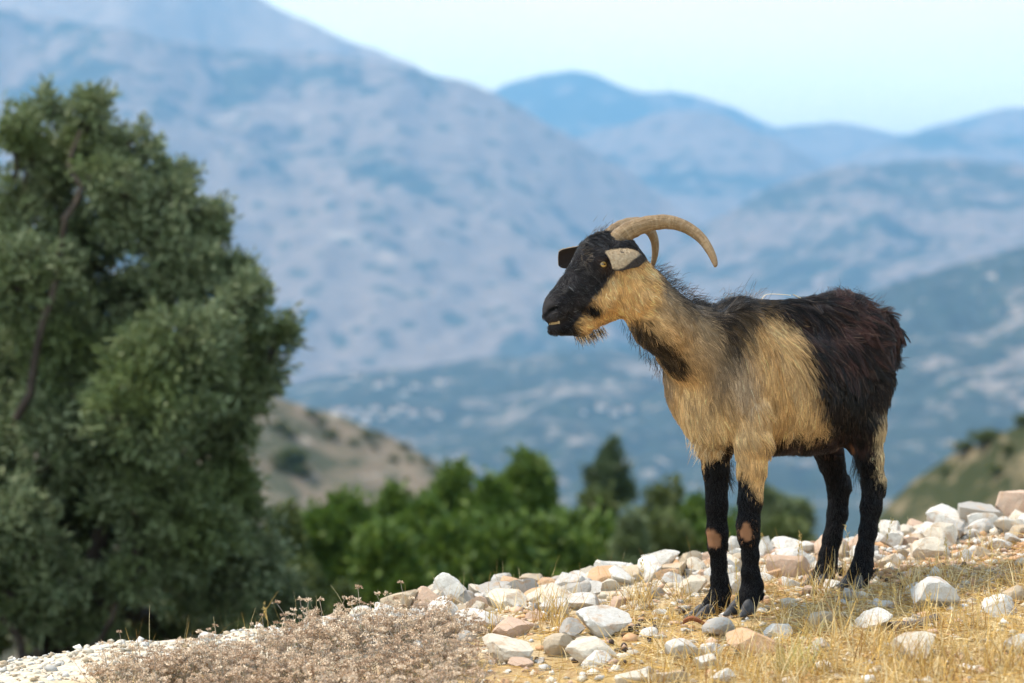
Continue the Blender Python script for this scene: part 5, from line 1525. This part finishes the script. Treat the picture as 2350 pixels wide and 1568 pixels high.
# tall grass stalks with seed heads
def stalk(px, py, h, lean, lab, grp=None, branched=False):
    q = drop_ground(px, py); root = empty('grass_stalk', q)
    BV, BF = [], []
    L_ = h * K * q.y
    tip = np.array([lean * L_, RNG.normal(0, .05) * L_, L_])
    path = wander((0, 0, -0.01), tip, 9, L_ * 0.012, np.random.default_rng(int(px)))
    branch_tube(BV, BF, path, 0.0009, 0.0004, 4)
    mesh_obj('stem', np.array(BV), BF, m_stalk.m, root)
    cen = np.repeat(path[-3:], 9, 0) + RNG.normal(0, 0.0012, (27, 3)); cen[:, 2] += RNG.uniform(-.012, .006, 27)
    dd = np.tile((path[-1] - path[-2]) / np.linalg.norm(path[-1] - path[-2]), (27, 1))
    V, F = leaves(cen, dd, 0.010, 0.0011, 0.35)
    mesh_obj('seed_head', V, F, m_stalk.m, root, False)
    tag(root, lab, 'grass stalk', grp)
m_stalk = Mat('stalk', 0.75, 0.2).color((0.56, 0.40, 0.15))
stalk(622, 1415, 62, -0.22, 'single pale grass stalk sticking up highest above the thyme')
stalk(1705, 1425, 130, -0.12, 'tall golden seed stalk crossing the near fore leg')
stalk(1700, 1410, 75, 0.05, 'shorter seed stalk in front of the near fore fetlock')
stalk(1955, 1345, 130, -0.10, 'tall bent straw stalk between the hind legs')
stalk(2005, 1345, 150, 0.25, 'thin leaning stalk just right of the near hind leg')
stalk(1795, 1330, 130, -0.45, 'dark leaning stalk on the crest right of the near fore leg')
for px, py, h, l in ((1830, 1330, 80, .05), (1842, 1330, 100, -.05), (2225, 1330, 110, .02), (2180, 1330, 95, -.1), (2270, 1370, 120, .05), (1700, 1475, 100, -.1), (1860, 1420, 70, .1), (2060, 1420, 70, -.1), (1478, 1380, 85, -.05), (1265, 1440, 60, .05), (2010, 1440, 80, .15), (2300, 1470, 130, -.08), (2120, 1500, 130, .1), (2240, 1500, 140, .05), (1930, 1450, 90, -.06), (860, 1470, 50, .1), (1130, 1470, 60, -.1)):
    stalk(px, py, h, l, 'thin dry grass stalk with a narrow seed head among the stones', 'dry stalks among the stones')

# thyme cushions with spent flower heads
m_head = Mat('spent_flower', 0.85, 0.1); m_head.color(m_head.attr('tint'))
m_stem = Mat('thyme_stem', 0.9, 0.1); m_stem.color(m_stem.mix(m_stem.noise(m_stem.coords('Object'), 30, 2), (0.26, 0.19, 0.14), (0.52, 0.45, 0.38)))
m_tleaf = Mat('thyme_leaf', 0.8, 0.1).color((0.16, 0.17, 0.075))
def thyme(seed, nh=52, R=0.14, Hm=0.125):
    rng = np.random.default_rng(seed)
    root = empty('thyme_cushion')
    SV, SF, HC, HD, HT, LC, LD = [], [], [], [], [], [], []
    for i in range(nh):
        a_ = rng.uniform(0, 6.28); q = math.sqrt(rng.random())
        tip = np.array([math.cos(a_) * q * R, math.sin(a_) * q * R, Hm * (1 - 0.45 * q ** 2) * (rng.uniform(0.45, 1.0) if rng.random() < 0.8 else rng.uniform(1.0, 1.4))])
        base = np.array([tip[0] * 0.35, tip[1] * 0.35, -0.01])
        path = wander(base, tip, 6, 0.004, rng)
        branch_tube(SV, SF, path, 0.0013, 0.0008, 3)
        tips = [tip]
        for b_ in range(rng.integers(1, 4)):
            t2 = path[3] + rng.normal(0, 0.012, 3) + np.array([0, 0, 0.018]); branch_tube(SV, SF, [path[3], (path[3] + t2) / 2 + rng.normal(0, .002, 3), t2], 0.0007, 0.0005, 3); tips.append(t2)
        tone = rng.uniform(0, 1)
        for t_ in tips:
            m_ = rng.integers(22, 36)
            dd = rng.normal(0, 1, (m_, 3)); dd[:, 2] = np.abs(dd[:, 2]) * 0.9 + 0.1; dd /= np.linalg.norm(dd, axis=1, keepdims=True)
            rad_ = rng.uniform(0.005, 0.0105)
            HC.append(t_ + dd * rad_ * rng.uniform(0.3, 1.0, (m_, 1)) * np.array([1, 1, .8])); HD.append(dd)
            base_c = np.array((0.44, 0.30, 0.20)) * (1 - tone) + np.array((0.78, 0.63, 0.47)) * tone
            HT.append(base_c * rng.uniform(0.7, 1.25, (m_, 1)))
        for k_ in range(7):
            p_ = path[2] + (path[4] - path[2]) * rng.random() + rng.normal(0, 0.004, 3); LC.append(p_); LD.append(rng.normal(0, 1, 3))
    V, F = leaves(np.concatenate(HC), np.concatenate(HD), 0.0062, 0.0019, 0.4)
    ho_ = mesh_obj('flower_heads', V, F, m_head.m, root, False); vcol(ho_, 'tint', np.repeat(np.concatenate(HT), 4, 0)); ho_['kind'] = 'stuff'
    mesh_obj('stems', np.array(SV), SF, m_stem.m, root)['kind'] = 'stuff'
    V, F = leaves(np.array(LC), np.array(LD), 0.007, 0.0012, 0.5)
    mesh_obj('leaves', V, F, m_tleaf.m, root, False)['kind'] = 'stuff'
    return root
protos = [thyme(900 + i) for i in range(5)]
used = [False] * 5
trng = np.random.default_rng(4)
tp_ = []
for px, py in ((285, 1592), (345, 1580), (410, 1566), (470, 1560), (540, 1545), (610, 1528), (680, 1510), (735, 1500), (800, 1502), (860, 1496), (920, 1490), (975, 1490), (1020, 1480), (300, 1650), (390, 1640), (470, 1625), (560, 1605), (640, 1590), (720, 1580), (800, 1575), (880, 1570), (950, 1560), (1010, 1545),
               (250, 1700), (420, 1720), (540, 1700), (660, 1680), (770, 1670), (880, 1660), (980, 1640), (1040, 1610)):
    tp_.append((px + trng.normal(0, 8), py))
for i, (px, py) in enumerate(tp_):
    q = drop_ground(px, py); k_ = i % 5
    s_ = trng.uniform(0.50, 0.90)
    if not used[k_]: o = protos[k_]; used[k_] = True
    else: o = copy_tree(protos[k_], q, 0, (1, 1, 1))
    o.location = q; o.rotation_euler = (0, 0, trng.uniform(0, 6.28)); o.scale = (s_, s_, s_ * trng.uniform(0.85, 1.12))
    lab = 'dry thyme cushion with pinkish brown spent flower heads in the lower left'
    if i == 0: lab = 'leftmost dry thyme cushion, at the lower end of the patch'
    if i == 12: lab = 'dry thyme cushion at the right end of the patch, beside the white boulder'
    tag(o, lab, 'thyme plant', 'dry thyme patch')

# a grey stick, a dead leaf and the straws caught on the goat's back
BV, BF = [], []
q0, q1 = drop_ground(2035, 1455), drop_ground(2150, 1432)
m_stick = Mat('grey_wood', 0.9, 0.1); m_stick.color(m_stick.mix(m_stick.noise(m_stick.pos((20, 60, 120)), 1.0, 4), (0.085, 0.065, 0.055), (0.22, 0.18, 0.155)))
pth = wander(np.array(q0) + [0, 0, .012], np.array(q1) + [0, 0, .014], 12, 0.002, np.random.default_rng(3))
branch_tube(BV, BF, pth, 0.013, 0.008, 9)
tag(mesh_obj('stick', np.array(BV), BF, m_stick.m), 'weathered grey stick lying in the straw beside the white triangular rock', 'stick')
m_dleaf = Mat('dead_leaf', 0.8, 0.15).color((0.25, 0.10, 0.05))
q = drop_ground(1600, 1447)
lv, lf = [], []
for i in range(9):
    t = i / 8; w = 0.016 * math.sin(math.pi * min(t * 0.92 + 0.06, 1)) ** 0.8
    for j in (-1, 0, 1): lv.append((q.x + (t - .5) * 0.062, q.y + j * w, q.z + 0.012 + 0.008 * math.sin(t * 5) + abs(j) * 0.009))
lf = [(i * 3 + j, i * 3 + j + 1, (i + 1) * 3 + j + 1, (i + 1) * 3 + j) for i in range(8) for j in (0, 1)]
dl = mesh_obj('dead_leaf', lv, lf, m_dleaf.m); md = dl.modifiers.new('thick', 'SOLIDIFY'); md.thickness = 0.0012
tag(dl, 'curled russet dead leaf lying at the far fore hoof', 'leaf')
m_pale = Mat('pale_straw', 0.7, 0.2).color((0.72, 0.62, 0.42))
BV, BF = [], []
branch_tube(BV, BF, spline([G(1745, 694), G(1755, 678), G(1775, 675), G(1815, 678)], 10), 0.0010, 0.0007, 5)
tag(mesh_obj('straw', np.array(BV), BF, m_pale.m), 'bent pale straw caught in the hair of the back, nearer the shoulder', 'straw')
BV, BF = [], []
branch_tube(BV, BF, spline([G(1820, 676), G(1845, 688), G(1870, 700), G(1892, 708)], 10), 0.0010, 0.0006, 5)
tag(mesh_obj('straw', np.array(BV), BF, m_pale.m), 'straight pale straw caught on the back just before the croup', 'straw')
